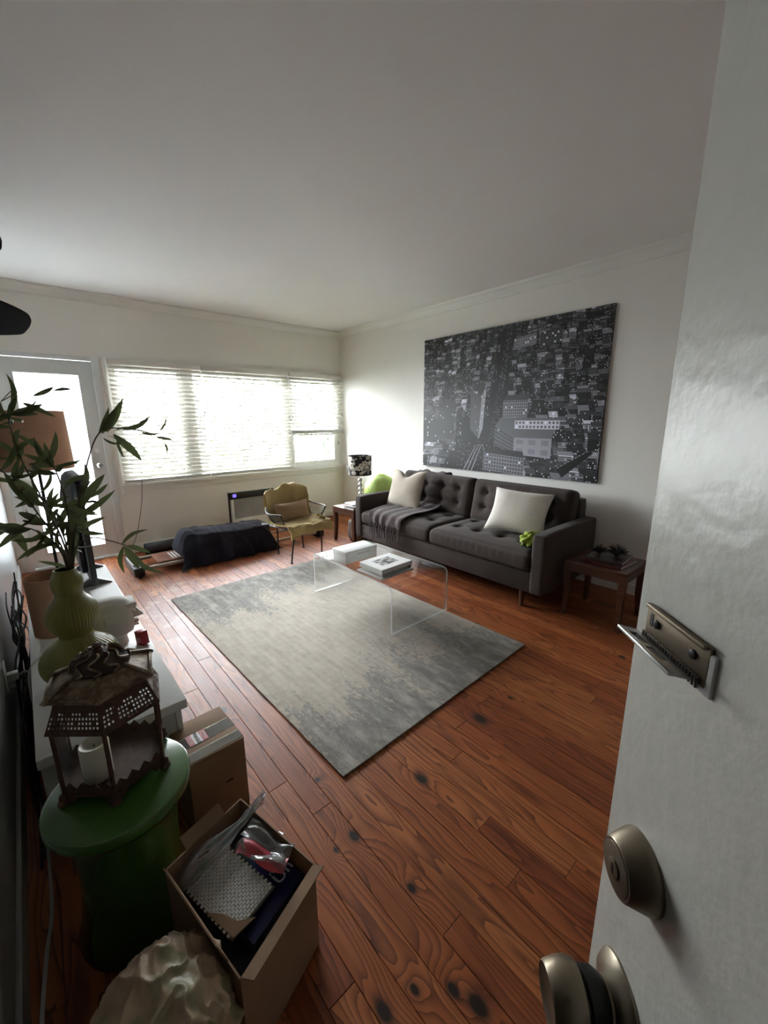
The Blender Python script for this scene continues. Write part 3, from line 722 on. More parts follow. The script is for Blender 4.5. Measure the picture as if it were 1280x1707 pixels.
# lime cloth scrunched between the right arm and the pillow
def limef(u, v):
    a = u*2*math.pi; e = v*math.pi
    r = .085*(1+.16*math.sin(7*a+4*e)+.12*math.sin(3*a-5*e)+.1*nz(math.cos(a)*3, math.sin(a)*3, e*2))
    return Vector((-.76+1.1*r*math.sin(e)*math.cos(a), -3.545+.85*r*math.sin(e)*math.sin(a), .51+.62*r*math.cos(e)))
b = B(); b.grid(limef, 48, 22, cu=True); tag(obj('lime_cloth', b, LIME, smooth=60), 'crumpled lime green cloth tucked against right arm of sofa', 'cloth')
# throw with fringe: up over the back at the left, across the seat, down the front
th = thing('fringed_throw', (-.7, -2.0, .49), 'dark brown-grey fringed throw blanket over left seat of sofa', 'blanket')
path = bez([(-.30, 0, .585), (-.40, 0, .515), (-.60, 0, .503), (-.80, 0, .500), (-.93, 0, .478), (-.965, 0, .43), (-.975, 0, .37)], 6)
def thf(u, v):
    i = u*(len(path)-1); k = min(int(i), len(path)-2); p = path[k].lerp(path[k+1], i-k)
    y = -1.75-.02*u-(v*(.50+.03*math.sin(5*u)))-.06*u
    w = .006*math.sin(v*26+3*u)+.006*nz(u*5, v*6, 2)
    out = (p-Vector((-.55, 0, .2))).normalized()
    q = Vector((p.x, y, p.z))+out*(w+.004)
    q.x -= .012*math.sin(v*34)*max(0, u-.6)
    return q
b = B(); b.grid(thf, 44, 60); b.solid(.006); obj('cloth', b, THROW, th, smooth=60)
for i in range(17):
    v = (i+.5)/17; p = thf(1, v); l = .12+.06*rnd.random()
    obj('fringe_strand', B().tube(bez([p+Vector((.003, 0, .012)), p+Vector((-.012, rnd.uniform(-.008, .008), -l*.35)), p+Vector((-.004, rnd.uniform(-.015, .015), -l*.7)), p+Vector((-.006, rnd.uniform(-.02, .02), -l))], 4), [.0055]*12+[.004], 5), THROW, th)
def rf(u, v):
    a = math.pi*(.02+.96*u); y = -1.78-.42*v
    r = .055+.010*math.sin(v*9)+.006*math.sin(u*20+v*14)
    return Vector((-.17-math.cos(a)*r*1.6+.02, y, .775+math.sin(a)*r*1.25))
b = B(); b.grid(rf, 24, 40); b.solid(.006); obj('draped_end', b, THROW, th, smooth=60)

# ---- end tables
def end_table(cx, cy, label):
    t = thing('end_table', (cx, cy, 0), label, 'table', 'dark wooden end tables either side of the sofa')
    h, w = .425, .205
    obj('table_top', B().box(cx-w, cx+w, cy-w, cy+w, h-.022, h, bev=.003), DKWOOD, t)
    for a in (-1, 1):
        obj('apron', B().box(cx-w+.03, cx+w-.03, cy+a*(w-.012)-.009, cy+a*(w-.012)+.009, h-.075, h-.021), DKWOOD, t)
        obj('apron', B().box(cx+a*(w-.012)-.009, cx+a*(w-.012)+.009, cy-w+.03, cy+w-.03, h-.075, h-.021), DKWOOD, t)
        for c in (-1, 1):
            lb = B(); x0, y0 = cx+a*(w-.022), cy+c*(w-.022); rings = []
            for (z, s_, o_) in ((h-.021, .022, 0), (h-.10, .022, 0), (.18, .018, -.004), (.0, .014, .006)):
                rings.append([lb.bm.verts.new((x0+a*o_+sx_*s_, y0+c*o_+sy_*s_, z)) for sx_, sy_ in ((-1, -1), (1, -1), (1, 1), (-1, 1))])
            for q in range(3):
                for k in range(4): lb.bm.faces.new((rings[q][k], rings[q][(k+1) % 4], rings[q+1][(k+1) % 4], rings[q+1][k]))
            lb.bm.faces.new(rings[0]); lb.bm.faces.new(rings[-1][::-1])
            obj('leg', lb, DKWOOD, t)
    return t
end_table(-.57, -4.03, 'small dark wooden end table right of the sofa with two books')
end_table(-.73, -1.29, 'small dark wooden end table left of the sofa holding the lamp')
def book(name, x0, x1, y0, y1, z0, z1, cover, label, cat='book', rz=0, spine='y0', group=None, page=PAPER):
    c = ((x0+x1)/2, (y0+y1)/2, z0); m = rot(c, rz); t = thing(name, c, label, cat, group); th_ = .0025
    cb = B().box(x0, x1, y0, y1, z0, z0+th_, M=m).box(x0, x1, y0, y1, z1-th_, z1, M=m)
    if spine == 'y0': cb.box(x0, x1, y0, y0+th_, z0, z1, M=m)
    elif spine == 'x0': cb.box(x0, x0+th_, y0, y1, z0, z1, M=m)
    elif spine == 'x1': cb.box(x1-th_, x1, y0, y1, z0, z1, M=m)
    else: cb.box(x0, x1, y1-th_, y1, z0, z1, M=m)
    obj('cover', cb, cover, t)
    i = .004; e = {'x0': (th_, i, i, i), 'x1': (i, th_, i, i), 'y0': (i, i, th_, i), 'y1': (i, i, i, th_)}[spine]
    obj('page_block', B().box(x0+e[0], x1-e[1], y0+e[2], y1-e[3], z0+th_, z1-th_, M=m), page, t); return t
DKRED = M('dark_red_cover', (.10, .02, .016), .35, var=.5, vs=25); DKBOOK = M('dark_grey_cover', (.03, .022, .02), .3, var=.4, vs=20)
book('book', -.72, -.45, -4.19, -3.93, .425, .447, DKRED, 'dark red lower book on the right end table', rz=R(-4), spine='x0')
book('book', -.71, -.47, -4.17, -3.94, .448, .468, DKBOOK, 'dark grey upper book under the spiky ornaments', rz=R(3), spine='x0')
def urchin(x, y, z, r, label, n, seed):
    g_ = random.Random(seed); t = thing('spiky_ornament', (x, y, z), label, 'ornament', 'black spiky ornaments on the books')
    obj('core', B().ball((x, y, z+r*.28), r*.33, u=12, v=8, sc=(1, 1, .85)), BLKMETAL, t)
    b = B()
    for _ in range(n):
        d = Vector((g_.gauss(0, 1), g_.gauss(0, 1), abs(g_.gauss(0, 1))*.8+.02)).normalized(); c = Vector((x, y, z+r*.28))
        b.tube([c+d*r*.2, c+d*r*g_.uniform(.8, 1.05)], [r*.035, r*.008], 4)
    tag(obj('spikes', b, BLKMETAL, t), kind='stuff')
urchin(-.555, -4.09, .469, .075, 'larger black spiky urchin ornament nearer the entry door', 150, 1)
urchin(-.59, -3.985, .469, .058, 'smaller black spiky urchin ornament nearer the sofa', 120, 2)
# left end table: papers, books, lamp
book('book', -.925, -.64, -1.485, -1.30, .425, .447, M('brown_cover', (.12, .07, .05), .5), 'brown bottom book on left end table by the lamp', spine='y0')
book('book', -.92, -.66, -1.475, -1.32, .448, .462, M('grey_cover', (.25, .24, .24), .5), 'thin grey book second in pile by the lamp', rz=R(4), spine='y0')
book('magazine', -.88, -.66, -1.44, -1.24, .463, .475, M('pale_cover', (.55, .53, .52), .35, var=.4, vs=20), 'pale magazine topping the pile by the lamp', 'magazine', rz=R(-9))
lm = thing('table_lamp', (-.60, -1.20, .425), 'table lamp with stacked clear ball stem and black floral drum shade', 'lamp')
cx, cy = -.60, -1.20
CRYST = thin_glass('lamp_crystal', (.80, .84, .84), 1.9, .05, .12)
obj('base', B().lathe([(.055, 0), (.055, .012), (.02, .02), (.012, .03)], (cx, cy, .425), 24), CHROME, lm)
for i in range(5):
    z = .487+i*.055
    obj('ball', B().ball((cx, cy, z), .0275, u=20, v=12), CHROME, lm); obj('collar', B().lathe([(.010, -.003), (.013, 0), (.010, .003)], (cx, cy, z+.0275), 16), CHROME, lm)
obj('stem', B().cyl((cx, cy, .74), (cx, cy, .90), .007, seg=10), CHROME, lm)
zb, zt, rr = .775, 1.005, .138
b = B(); b.grid(lambda u, v: Vector((cx+rr*math.cos(-2*math.pi*u), cy+rr*math.sin(-2*math.pi*u), zb+v*(zt-zb))), 49, 2); b.solid(.0015)
obj('shade', b, FLOWER, lm, uv=lambda c: ((math.atan2(c.y-cy, c.x-cx)/(2*math.pi)) % 1.0, (c.z-zb)/(zt-zb)))
# green ribbed globe on its own stand in the corner behind the arm
st = thing('plant_stand', (-.28, -1.20, 0), 'low round wooden stand in the corner holding the green globe', 'stand')
obj('top', B().lathe([(.15, .33), (.15, .352)], (-.28, -1.20, 0), 24), DKWOOD, st)
for k in range(3): obj('leg', B().cyl((-.28+.12*math.cos(k*2.1), -1.20+.12*math.sin(k*2.1), .33), (-.28+.14*math.cos(k*2.1), -1.20+.14*math.sin(k*2.1), 0), .014, seg=8), DKWOOD, st)
b = B(); n = 17; b.lathe([(max(.05, .205*math.sin(math.pi*(i+.6)/n)) if 0 < i < n-1 else .05, .205-.2*math.cos(math.pi*(i+.6)/n)) for i in range(n)], (-.28, -1.20, .350), 96, 32, .012)
tag(obj('globe_vase', b, GLOBE, smooth=60), 'lime green ribbed globe vase behind left sofa arm in corner', 'vase')
# things under the left end table
wj = thing('wire_candle_holder', (-.83, -1.40, 0), 'silver wire holder standing under left end table', 'holder')
for k in range(8):
    a = k*math.pi/4; obj('wire', B().tube(bez([(-.83+.03*math.cos(a), -1.40+.03*math.sin(a), .008), (-.83+.055*math.cos(a), -1.40+.055*math.sin(a), .10), (-.83+.045*math.cos(a), -1.40+.045*math.sin(a), .19)], 4), .0022, 4), CHROME, wj)
obj('base', B().lathe([(.04, 0), (.04, .012), (.02, .03)], (-.83, -1.40, 0), 16), CHROME, wj)
b = B(); b.rbox((-.68, -1.29, .125), (.12, .13, .125), .05, n=12, f=lambda q, p: q+Vector((.012*nz(q.x*9, q.y*9, q.z*9), .012*nz(q.x*9, 4, q.z*9), .016*nz(q.y*9, q.x*9, 1))))
tag(obj('bundle', b, fabric('taupe_bundle_cloth', (.20, .16, .13), .2), smooth=60), 'taupe cloth bundle stuffed under left end table', 'bundle')
# small white adapter on the right wall in the corner
ad = thing('wall_adapter', (-.012, -.17, .72), 'small white plug adapter on right wall beside window sill', 'adapter')
obj('body', B().box(-.045, -.001, -.20, -.14, .66, .76, bev=.006), WHITEPL, ad); obj('indicator', B().box(-.047, -.045, -.178, -.165, .70, .715), GREYPL, ad)

# ---- acrylic coffee table
CTX0, CTX1, CTY0, CTY1, CTH, CTT = -1.935, -1.375, -3.235, -2.265, .352, .015
ct = thing('coffee_table', ((CTX0+CTX1)/2, (CTY0+CTY1)/2, .0112), 'clear acrylic waterfall coffee table standing on the rug', 'table')
def prof_ct(off):
    r = .045-off; z0 = .0112; p = [(CTY0+off, z0)]
    for k in range(9):
        a = math.pi-k*math.pi/16; p.append((CTY0+.045+r*math.cos(a), CTH-.045+r*math.sin(a)))
    for k in range(9):
        a = math.pi/2-k*math.pi/16; p.append((CTY1-.045+r*math.cos(a), CTH-.045+r*math.sin(a)))
    p.append((CTY1-off, z0)); return p
po, pi_ = prof_ct(0), prof_ct(CTT)
b = B()
for P_, fl_ in ((po, False), (pi_, True)):
    b.grid(lambda u, v, P_=P_: Vector((CTX0+v*(CTX1-CTX0), *P_[round(u*(len(P_)-1))])), len(P_), 2)
obj('acrylic_sheet', b, ACRYL, ct, smooth=40)
for xx, a in ((CTX0, -1), (CTX1, 1)):
    b = B(); n = len(po)
    V0 = [b.bm.verts.new((xx, *p)) for p in po]; V1 = [b.bm.verts.new((xx, *p)) for p in pi_]
    for k in range(n-1): b.bm.faces.new((V0[k], V0[k+1], V1[k+1], V1[k]))
    tag(obj('polished_edge', b, ACEDGE, ct, smooth=0), 'bright polished edge')
for yy in (CTY0, CTY1): obj('foot_edge', B().box(CTX0, CTX1, yy if yy < -3 else yy-CTT, yy+CTT if yy < -3 else yy, .0108, .0114), ACEDGE, ct)
wbx = thing('storage_box', (-1.76, -2.60, CTH), 'long white lidded box on far end of acrylic coffee table', 'box')
obj('body', B().box(-1.905, -1.60, -2.682, -2.515, CTH+.0005, CTH+.058, bev=.002), PAPER, wbx); obj('lid', B().box(-1.908, -1.597, -2.685, -2.512, CTH+.058, CTH+.094, bev=.003), PAPER, wbx)
obj('label_strip', B().box(-1.80, -1.67, -2.6862, -2.685, CTH+.058, CTH+.064), M('grey_print', (.45, .44, .42), .6), wbx)
book('book', -1.915, -1.60, -3.10, -2.83, CTH+.0005, CTH+.010, M('white_flat_cover', (.72, .71, .69), .4, var=.03), 'thin white book at the bottom of coffee table pile', rz=R(2), spine='y0')
book('book', -1.89, -1.615, -3.075, -2.845, CTH+.0105, CTH+.036, M('grey_white_cover', (.50, .50, .48), .4, var=.05), 'grey spined middle book of the coffee table pile', rz=R(3), spine='y0')
tb_ = book('book', -1.90, -1.60, -3.085, -2.84, CTH+.0365, CTH+.066, M('white_cover', (.80, .80, .78), .35, var=.03), 'white top book with small grey photo on its cover', rz=R(2), spine='y0')
obj('cover_photo', B().box(-1.83, -1.67, -3.02, -2.895, CTH+.0658, CTH+.0664, M=rot((-1.75, -2.9625, 0), R(2))), PHOTO, tb_, smooth=0, uv=lambda c: ((c.x+1.83)/.16, (c.y+3.02)/.125))
obj('spine_tag', B().box(-1.63, -1.605, -3.0772, -3.0765, CTH+.013, CTH+.033), BLACK, tb_)

# ---- wire armchair with throw and cushion
CH = Vector((-1.525, -1.28, 0))
chm = Matrix.Translation(CH) @ Matrix.Rotation(R(8), 4, 'Z') @ Matrix.Scale(.92, 4)
ch = thing('wire_armchair', CH, 'black wire armchair draped with ochre throw below the window', 'chair')
def W_(x, y, z): return chm @ Vector((x, y, z))
# shell: u runs round from left arm front over the back to right arm front, v from rim down to the seat
def shell(u, v):
    a = R(-28)+(math.pi+R(56))*u                     # angle round the seat, 0 = right (+x), pi = left
    rim = .545+.20*max(0, math.sin(a))**3
    rx, ry = .36, .29
    k = v; x = math.cos(a)*(rx*(1-k)+.245*k); y = math.sin(a)*(ry*(1-k)+.20*k); z = rim*(1-k)+.365*k
    bul = math.sin(math.pi*k)*.03
    return W_(x*(1+bul), y*(1+bul), z)
wb_ = B()
NU, NV = 44, 9
for i in range(NU+1): wb_.tube([shell(i/NU, j/6) for j in range(7)], .0021, 4, cap=False)
for j in range(1, NV): wb_.tube([shell(i/24, j/NV) for i in range(25)], .0021, 4, cap=False)
tag(obj('wire_mesh', wb_, BLKMETAL, ch), kind='stuff')
rim = [shell(i/40, 0) for i in range(41)]
obj('rim', B().tube([shell(0, 1), shell(0, .6), shell(0, .25)]+rim+[shell(1, .25), shell(1, .6), shell(1, 1)], .0075, 8), BLKMETAL, ch)
sb = B()
for k in range(9): x = -.22+k*.055; sb.tube([W_(x, -.22, .375), W_(x, 0, .355), W_(x, .20, .365)], .003, 4)
sb.tube([W_(-.25, -.24, .375), W_(.25, -.24, .375)], .006, 6); sb.tube([W_(-.25, -.24, .375), W_(-.245, .2, .365)], .006, 6); sb.tube([W_(.25, -.24, .375), W_(.245, .2, .365)], .006, 6); sb.tube([W_(-.245, .2, .365), W_(.245, .2, .365)], .006, 6)
tag(obj('seat_frame', sb, BLKMETAL, ch), kind='stuff')
for x0, y0, x1, y1 in ((-.19, -.20, -.255, -.20), (.19, -.20, .19, -.19), (-.17, .16, -.145, .20), (.17, .16, .20, .17)):
    lg = obj('leg', B().cyl(W_(x0, y0, .37), W_(x1, y1, .006), .0085, .0075, 8), BLKMETAL, ch)
    obj('foot_pad', B().lathe([(.017, 0), (.017, .005), (.010, .009)], W_(x1, y1, 0), 12), BLKMETAL, lg)
def drape(u, v):
    # from the seat front up the back and over it
    p = DR[min(int(u*(len(DR)-1)), len(DR)-1)]
    wd_ = .30-.01*u; x = (v*2-1)*wd_
    n1 = .018*math.sin(v*7+u*9)*(.3+u)+.030*nz(x*6, u*6, 3)+.016*nz(x*13, u*12, 1)
    y, z = p.y, p.z
    if u > .55: z += .060*math.sin(v*6.5+2.9)*(u-.55)*2-.05*abs(v*2-1)**3*(u > .5)
    if u < .25: z -= .03*abs(v*2-1)**2.5
    y += -.16*abs(v*2-1)**3*min(1, max(0, (u-.35)*2.2))*.8
    return W_(x, y+n1*.6, z+abs(n1))
DR = bez([(0, -.285, .315), (0, -.29, .36), (0, -.275, .40), (0, -.20, .415), (0, .05, .415), (0, .15, .45), (0, .20, .58), (0, .23, .70), (0, .265, .775), (0, .31, .76), (0, .325, .64), (0, .33, .54)], 5)
b = B(); b.grid(drape, len(DR), 40); b.solid(.012)
tag(obj('ochre_throw', b, OCHRE, smooth=70), 'ochre yellow throw draped over the wire armchair', 'blanket')
b = B(); b.grid(lambda u, v: W_(.22+.20*u, -.10-.10*v+.05*u, .435-.15*u+.03*math.sin(v*9+u*4)+.02*nz(u*5, v*5)), 14, 14); b.solid(.012)
tag(obj('ochre_cloth', b, OCHRE, smooth=70), 'loose ochre cloth corner hanging over right side of armchair', 'cloth')
pl = pillow('lumbar_cushion', .44, .19, .13, W_(-.02, .055, .525), R(-18), 0, R(8), TAN, 'small tan lumbar cushion on the ochre draped armchair', seed=4)

# ---- air conditioner low in the window wall
ac = thing('air_conditioner', (-1.475, -.03, .10), 'white wall air conditioner with black control strip under window', 'air conditioner')
obj('sleeve', B().box(-1.785, -1.165, -.028, 0, .085, .550, bev=.004), WHITEPL, ac)
obj('front_panel', B().box(-1.760, -1.190, -.060, -.028, .10, .455, bev=.006), WHITEPL, ac)
cp = obj('control_strip', B().box(-1.770, -1.180, -.062, -.028, .456, .540, bev=.004), BLACK, ac)
g = N('indigo_display'); g.set(Base_Color=(.02, .02, .06), Emission_Color=(.16, .12, .75, 1), Emission_Strength=.25); DISP = g.m
obj('display', B().box(-1.735, -1.690, -.0632, -.062, .482, .522), DISP, cp)
for xx in (-1.50, -1.29): obj('badge', B().box(xx, xx+.022, -.0632, -.062, .497, .503), CHROME, cp)
LOUV = M('louvre_grey', (.50, .50, .50), .5, var=.04)
obj('intake_recess', B().box(-1.728, -1.202, -.0606, -.0598, .208, .452), M('recess_dark', (.16, .16, .16), .8), ac)
obj('side_gap', B().box(-1.783, -1.764, -.0300, -.0279, .10, .54), BLACK, ac)
for i in range(22): obj('louvre', B().box(-1.725, -1.205, -.066, -.0602, .215+i*.0107, .2205+i*.0107), LOUV, ac)
obj('lower_panel', B().box(-1.745, -1.205, -.064, -.060, .115, .20, bev=.003), WHITEPL, ac)

# ---- exercise machine on rails under a navy blanket
mc = thing('exercise_machine', (-1.9, -.68, 0), 'low exercise machine on pale rails lying below the window', 'machine')
for yy in (-.86, -.50): obj('rail', B().box(-2.93, -.98, yy-.018, yy+.018, .052, .082, bev=.004), M('pale_rail', (.45, .40, .34), .35, .3), mc)
obj('end_foot', B().box(-3.02, -2.93, -.93, -.44, .018, .105, bev=.012), BLACK, mc)
for yy in (-.90, -.47): obj('foot_roller', B().cyl((-2.975, yy-.03, .02), (-2.975, yy+.03, .02), .02, seg=14), BLACK, mc)
obj('end_bar', B().box(-3.012, -2.94, -.85, -.52, .105, .118, bev=.004), GREYPL, mc)
obj('far_end_foot', B().box(-1.05, -.955, -.90, -.42, .012, .115, bev=.012), BLACK, mc)
obj('slide_board', B().box(-2.80, -2.58, -.84, -.52, .084, .098, bev=.003), M('rust_board', (.20, .07, .04), .5), mc)
for i in range(4): obj('marking_bar', B().box(-2.66+i*.03, -2.645+i*.03, -.80, -.58, .098, .0995), PAPER, mc)
obj('carriage', B().rbox((-2.05, -.68, .185), (.42, .17, .10), .03, n=6), BLACK, mc)
rm = B(); rm.cyl((-2.78, -.17, .062), (-2.25, -.17, .062), .06, seg=24)
tag(obj('rolled_mat', rm, M('dark_mat', (.03, .032, .036), .8)), 'dark rolled exercise mat lying against wall behind navy blanket', 'mat')
def nav(u, v):
    x = -2.60+u*.95
    # cross-section: floor in front, over the machine, down behind
    PR = [(-.985, .018), (-.945, .10), (-.915, .20), (-.86, .285), (-.76, .315), (-.60, .31), (-.48, .28), (-.42, .18), (-.39, .10)]
    t = v*(len(PR)-1); k = min(int(t), len(PR)-2); f_ = t-k
    y = PR[k][0]*(1-f_)+PR[k+1][0]*f_; z = PR[k][1]*(1-f_)+PR[k+1][1]*f_
    edge = max(0, 1-min(u, 1-u)/.12); h = 1-.55*edge**1.6 if u < .5 else 1-.25*edge**2
    z = max(.012, z*h*(1+.06*math.sin(u*5+1))); 
    if u < .12: y -= .02*edge; x += .02*math.sin(v*9)
    fo = .022*math.sin(u*31+2*math.sin(v*3))*max(0, .45-v)*2+.02*nz(u*9, v*4, 2)+.011*nz(u*22, v*8, 5)
    fo += .016*max(0, 1-abs(nz(u*5, v*3, 8))*5)+.020*math.sin((u*7-v*5))*math.exp(-((v-.45)/.3)**2)
    y -= fo*(1 if v < .45 else .3); z += abs(fo)*.5*(v > .2)
    if v < .06: z = .010+.008*abs(math.sin(u*20)); x += .012*math.sin(u*33)
    if v < .3: x += (.06 if u > .6 else -.05*(1-u/.3 if u < .3 else 0))*(.3-v)/.3
    return Vector((x, y, z))
b = B(); b.grid(nav, 110, 60); b.solid(.004)
tag(obj('navy_blanket', b, NAVY, smooth=70), 'dark navy blanket spread over the exercise machine below window', 'blanket')

# ---- media console along the left wall
cn = thing('media_console', (-3.51, -2.64, 0), 'long low white media console along the left wall', 'console')
obj('top_panel', B().box(-3.725, -3.295, -3.60, -1.66, .385, .42, bev=.002), WHITELQ, cn)
obj('body', B().box(-3.72, -3.335, -3.575, -1.68, .06, .385), CONSIDE, cn)
for a, b in ((-3.575, -2.95), (-2.945, -2.31), (-2.305, -1.68)): obj('door', B().box(-3.333, -3.312, a, b-.003, .065, .383, bev=.002), WHITELQ, cn)
obj('plinth', B().box(-3.70, -3.36, -3.55, -1.70, 0, .06), CONSIDE, cn)
tvt = thing('television', (-3.41, -1.88, .42), 'black television standing edge-on at far end of white console', 'television')
obj('screen_housing', B().box(-3.425, -3.395, -2.25, -1.52, .47, 1.085, bev=.006), BLACK, tvt)
obj('back_cover', B().box(-3.455, -3.425, -2.12, -1.65, .52, .86, bev=.012), BLACK, tvt)
g = N('dark_screen'); g.set(Base_Color=(.004, .004, .005), Roughness=.12); obj('screen', B().box(-3.3952, -3.394, -2.235, -1.535, .485, 1.07), g.m, tvt)
for yy in (-2.08, -1.70): obj('foot', B().prism([(-3.50, .4205), (-3.31, .4205), (-3.31, .428), (-3.40, .475), (-3.42, .475), (-3.50, .428)], 'y', yy-.009, yy+.009), M('tv_foot_grey', (.12, .12, .12), .4), tvt)
def tcl(u, v):
    y = -2.20+.50*u; p = bez([(-3.47, 0, .93), (-3.452, 0, 1.02), (-3.440, 0, 1.088), (-3.41, 0, 1.10), (-3.38, 0, 1.088), (-3.370, 0, 1.00)], 5); q = p[min(int(v*(len(p)-1)), len(p)-1)]
    return Vector((q.x+.012*math.sin(u*17+v*3)*(1 if v < .4 else .3), y+.01*math.sin(v*8), q.z+.016*abs(math.sin(u*9+v*2))-.05*(1-u)*(v < .25)))
b = B(); b.grid(tcl, 40, 26); b.solid(.003); tag(obj('grey_cloth', b, GREYCL, smooth=60), 'crumpled grey cloth draped over the top of the television', 'cloth')
b = B(); b.grid(lambda u, v: Vector((-3.44+.14*u, -2.56+.86*v, .4212+.004*abs(nz(u*3, v*6, 1)))), 10, 24); b.solid(.0008)
tag(obj('paper_sheet', b, PAPER), 'white paper sheet lying on far right edge of white console', 'paper')
# tan open drum
dc = (-3.612, -2.63)
b = B(); b.grid(lambda u, v: Vector((dc[0]+.094*math.cos(2*math.pi*u), dc[1]+.094*math.sin(2*math.pi*u), .421+.285*v)), 40, 2, cu=True); b.solid(.004)
sd = thing('drum_shade', (dc[0], dc[1], .42), 'tan drum shade standing open on the console behind olive vase', 'lampshade')
obj('drum', b, SHADECL, sd)
obj('top_ring', B().tube([(dc[0]+.093*math.cos(k*.2618), dc[1]+.093*math.sin(k*.2618), .706) for k in range(24)], .003, 6, closed=True), SHADECL, sd)
# floor lamp in the corner by the glass door
fc = (-3.545, -.85)
flp = thing('floor_lamp', (fc[0], fc[1], 0), 'floor lamp with wide tan drum shade in front of glass door', 'lamp')
obj('base', B().lathe([(.15, 0), (.15, .018), (.03, .03), (.012, .05)], (fc[0], fc[1], 0), 32), BLKMETAL, flp)
obj('pole', B().cyl((fc[0], fc[1], .04), (fc[0], fc[1], 1.44), .011, seg=12), BLKMETAL, flp)
b = B(); b.grid(lambda u, v: Vector((fc[0]+(.235-.012*v)*math.cos(2*math.pi*u), fc[1]+(.235-.012*v)*math.sin(2*math.pi*u), 1.06+.445*v)), 56, 2, cu=True); b.solid(.003); obj('shade', b, SHADECL, flp)
sp_ = B()
for k in range(3): sp_.tube([(fc[0], fc[1], 1.43), (fc[0]+.222*math.cos(k*2.094), fc[1]+.222*math.sin(k*2.094), 1.495)], .002, 4)
obj('spider', sp_, BLKMETAL, flp)
# white face sculpture
sc_ = thing('face_sculpture', (-3.43, -2.96, .42), 'white geometric face sculpture on console between olive vase and edge', 'sculpture')
def headf(u, v):
    a = 2*math.pi*u
    Z = [(0, .060, .070), (.03, .058, .066), (.042, .056, .072), (.052, .060, .098), (.085, .064, .106), (.115, .066, .10), (.15, .070, .105), (.18, .068, .10), (.205, .055, .085), (.218, .03, .05), (.221, .004, .004)]
    t = v*(len(Z)-1); k = min(int(t), len(Z)-2); f_ = t-k; z, rx, ry = [Z[k][i]*(1-f_)+Z[k+1][i]*f_ for i in range(3)]
    x = math.copysign(abs(math.cos(a))**.75, math.cos(a))*ry; y = math.copysign(abs(math.sin(a))**.75, math.sin(a))*rx
    return Vector((-3.425+x-.015, -2.96+y, .4205+z))
b = B(); b.grid(headf, 40, 28, cu=True); bmesh.ops.holes_fill(b.bm, edges=[e for e in b.bm.edges if len(e.link_faces) == 1]); obj('head', b, PLASTER, sc_)
obj('brow', B().box(-3.395, -3.325, -3.015, -2.905, .590, .612, bev=.004), PLASTER, sc_)
obj('nose', B().prism([(-3.36, .590), (-3.335, .590), (-3.296, .530), (-3.36, .524)], 'y', -2.982, -2.938, bev=.004), PLASTER, sc_)
for zz in (.505, .488): obj('lip', B().box(-3.37, -3.322, -2.992, -2.928, zz, zz+.012, bev=.004), PLASTER, sc_)
for s_ in (-1, 1): obj('eye', B().ball((-3.338, -2.96+s_*.033, .568), .011, sc=(.7, 1.4, .7)), PLASTER, sc_)
obj('ear', B().box(-3.46, -3.415, -3.035, -3.02, .535, .575, bev=.008), PLASTER, sc_)
rc_ = thing('red_card', (-3.325, -3.06, .42), 'small red glossy box leaning below the white sculpture nose', 'box')
obj('box', B().box(-3.345, -3.312, -3.085, -3.035, .421, .485, bev=.002, M=rot((-3.33, -3.06, .42), R(20), R(-8))), REDPL, rc_)

# ---- olive gourd vase with branches
VC = (-3.562, -3.165)
pv = [(.075, 0), (.10, .012), (.124, .045), (.131, .078), (.124, .112), (.098, .142), (.068, .163), (.055, .180), (.058, .196), (.074, .222), (.085, .258), (.084, .288), (.070, .318), (.052, .340), (.044, .354), (.046, .368), (.051, .392), (.049, .418), (.040, .436), (.036, .446), (.034, .452)]
fine = bez([(r, 0, z) for r, z in pv], 3)
vs = thing('gourd_vase', (VC[0], VC[1], .42), 'olive green ribbed triple gourd vase on the white console', 'vase')
b = B(); b.lathe([(p.x, p.z) for p in fine], (VC[0], VC[1], .4205), 180, 44, .016, cap1=False); obj('body', b, OLIVE, vs, smooth=60)
obj('lip', B().tube([(VC[0]+.034*math.cos(k*.2618), VC[1]+.034*math.sin(k*.2618), .872) for k in range(24)], .003, 6, closed=True), OLIVE, vs)
STEMS = [[[-3.527, -3.16, 0.922], [-3.488, -3.15, 1.092], [-3.442, -3.12, 1.236], [-3.373, -3.08, 1.378], [-3.282, -3.04, 1.395], [-3.175, -3.0, 1.371], [-3.13, -2.98, 1.345]], [[-3.524, -3.16, 0.921], [-3.465, -3.14, 0.973], [-3.393, -3.1, 0.937], [-3.334, -3.06, 0.894]], [[-3.545, -3.16, 0.926], [-3.585, -3.18, 1.145], [-3.621, -3.2, 1.3], [-3.632, -3.2, 1.421], [-3.621, -3.2, 1.45]], [[-3.552, -3.16, 0.928], [-3.607, -3.2, 1.108], [-3.649, -3.22, 1.222], [-3.69, -3.24, 1.288]], [[-3.557, -3.16, 0.922], [-3.621, -3.14, 1.032], [-3.692, -3.12, 1.052]], [[-3.537, -3.17, 0.927], [-3.522, -3.2, 1.106], [-3.534, -3.24, 1.244], [-3.558, -3.26, 1.31]], [[-3.53, -3.15, 0.921], [-3.486, -3.1, 1.047], [-3.434, -3.06, 1.132]], [[-3.541, -3.14, 0.92], [-3.555, -3.08, 1.043], [-3.598, -3.02, 1.159]]]
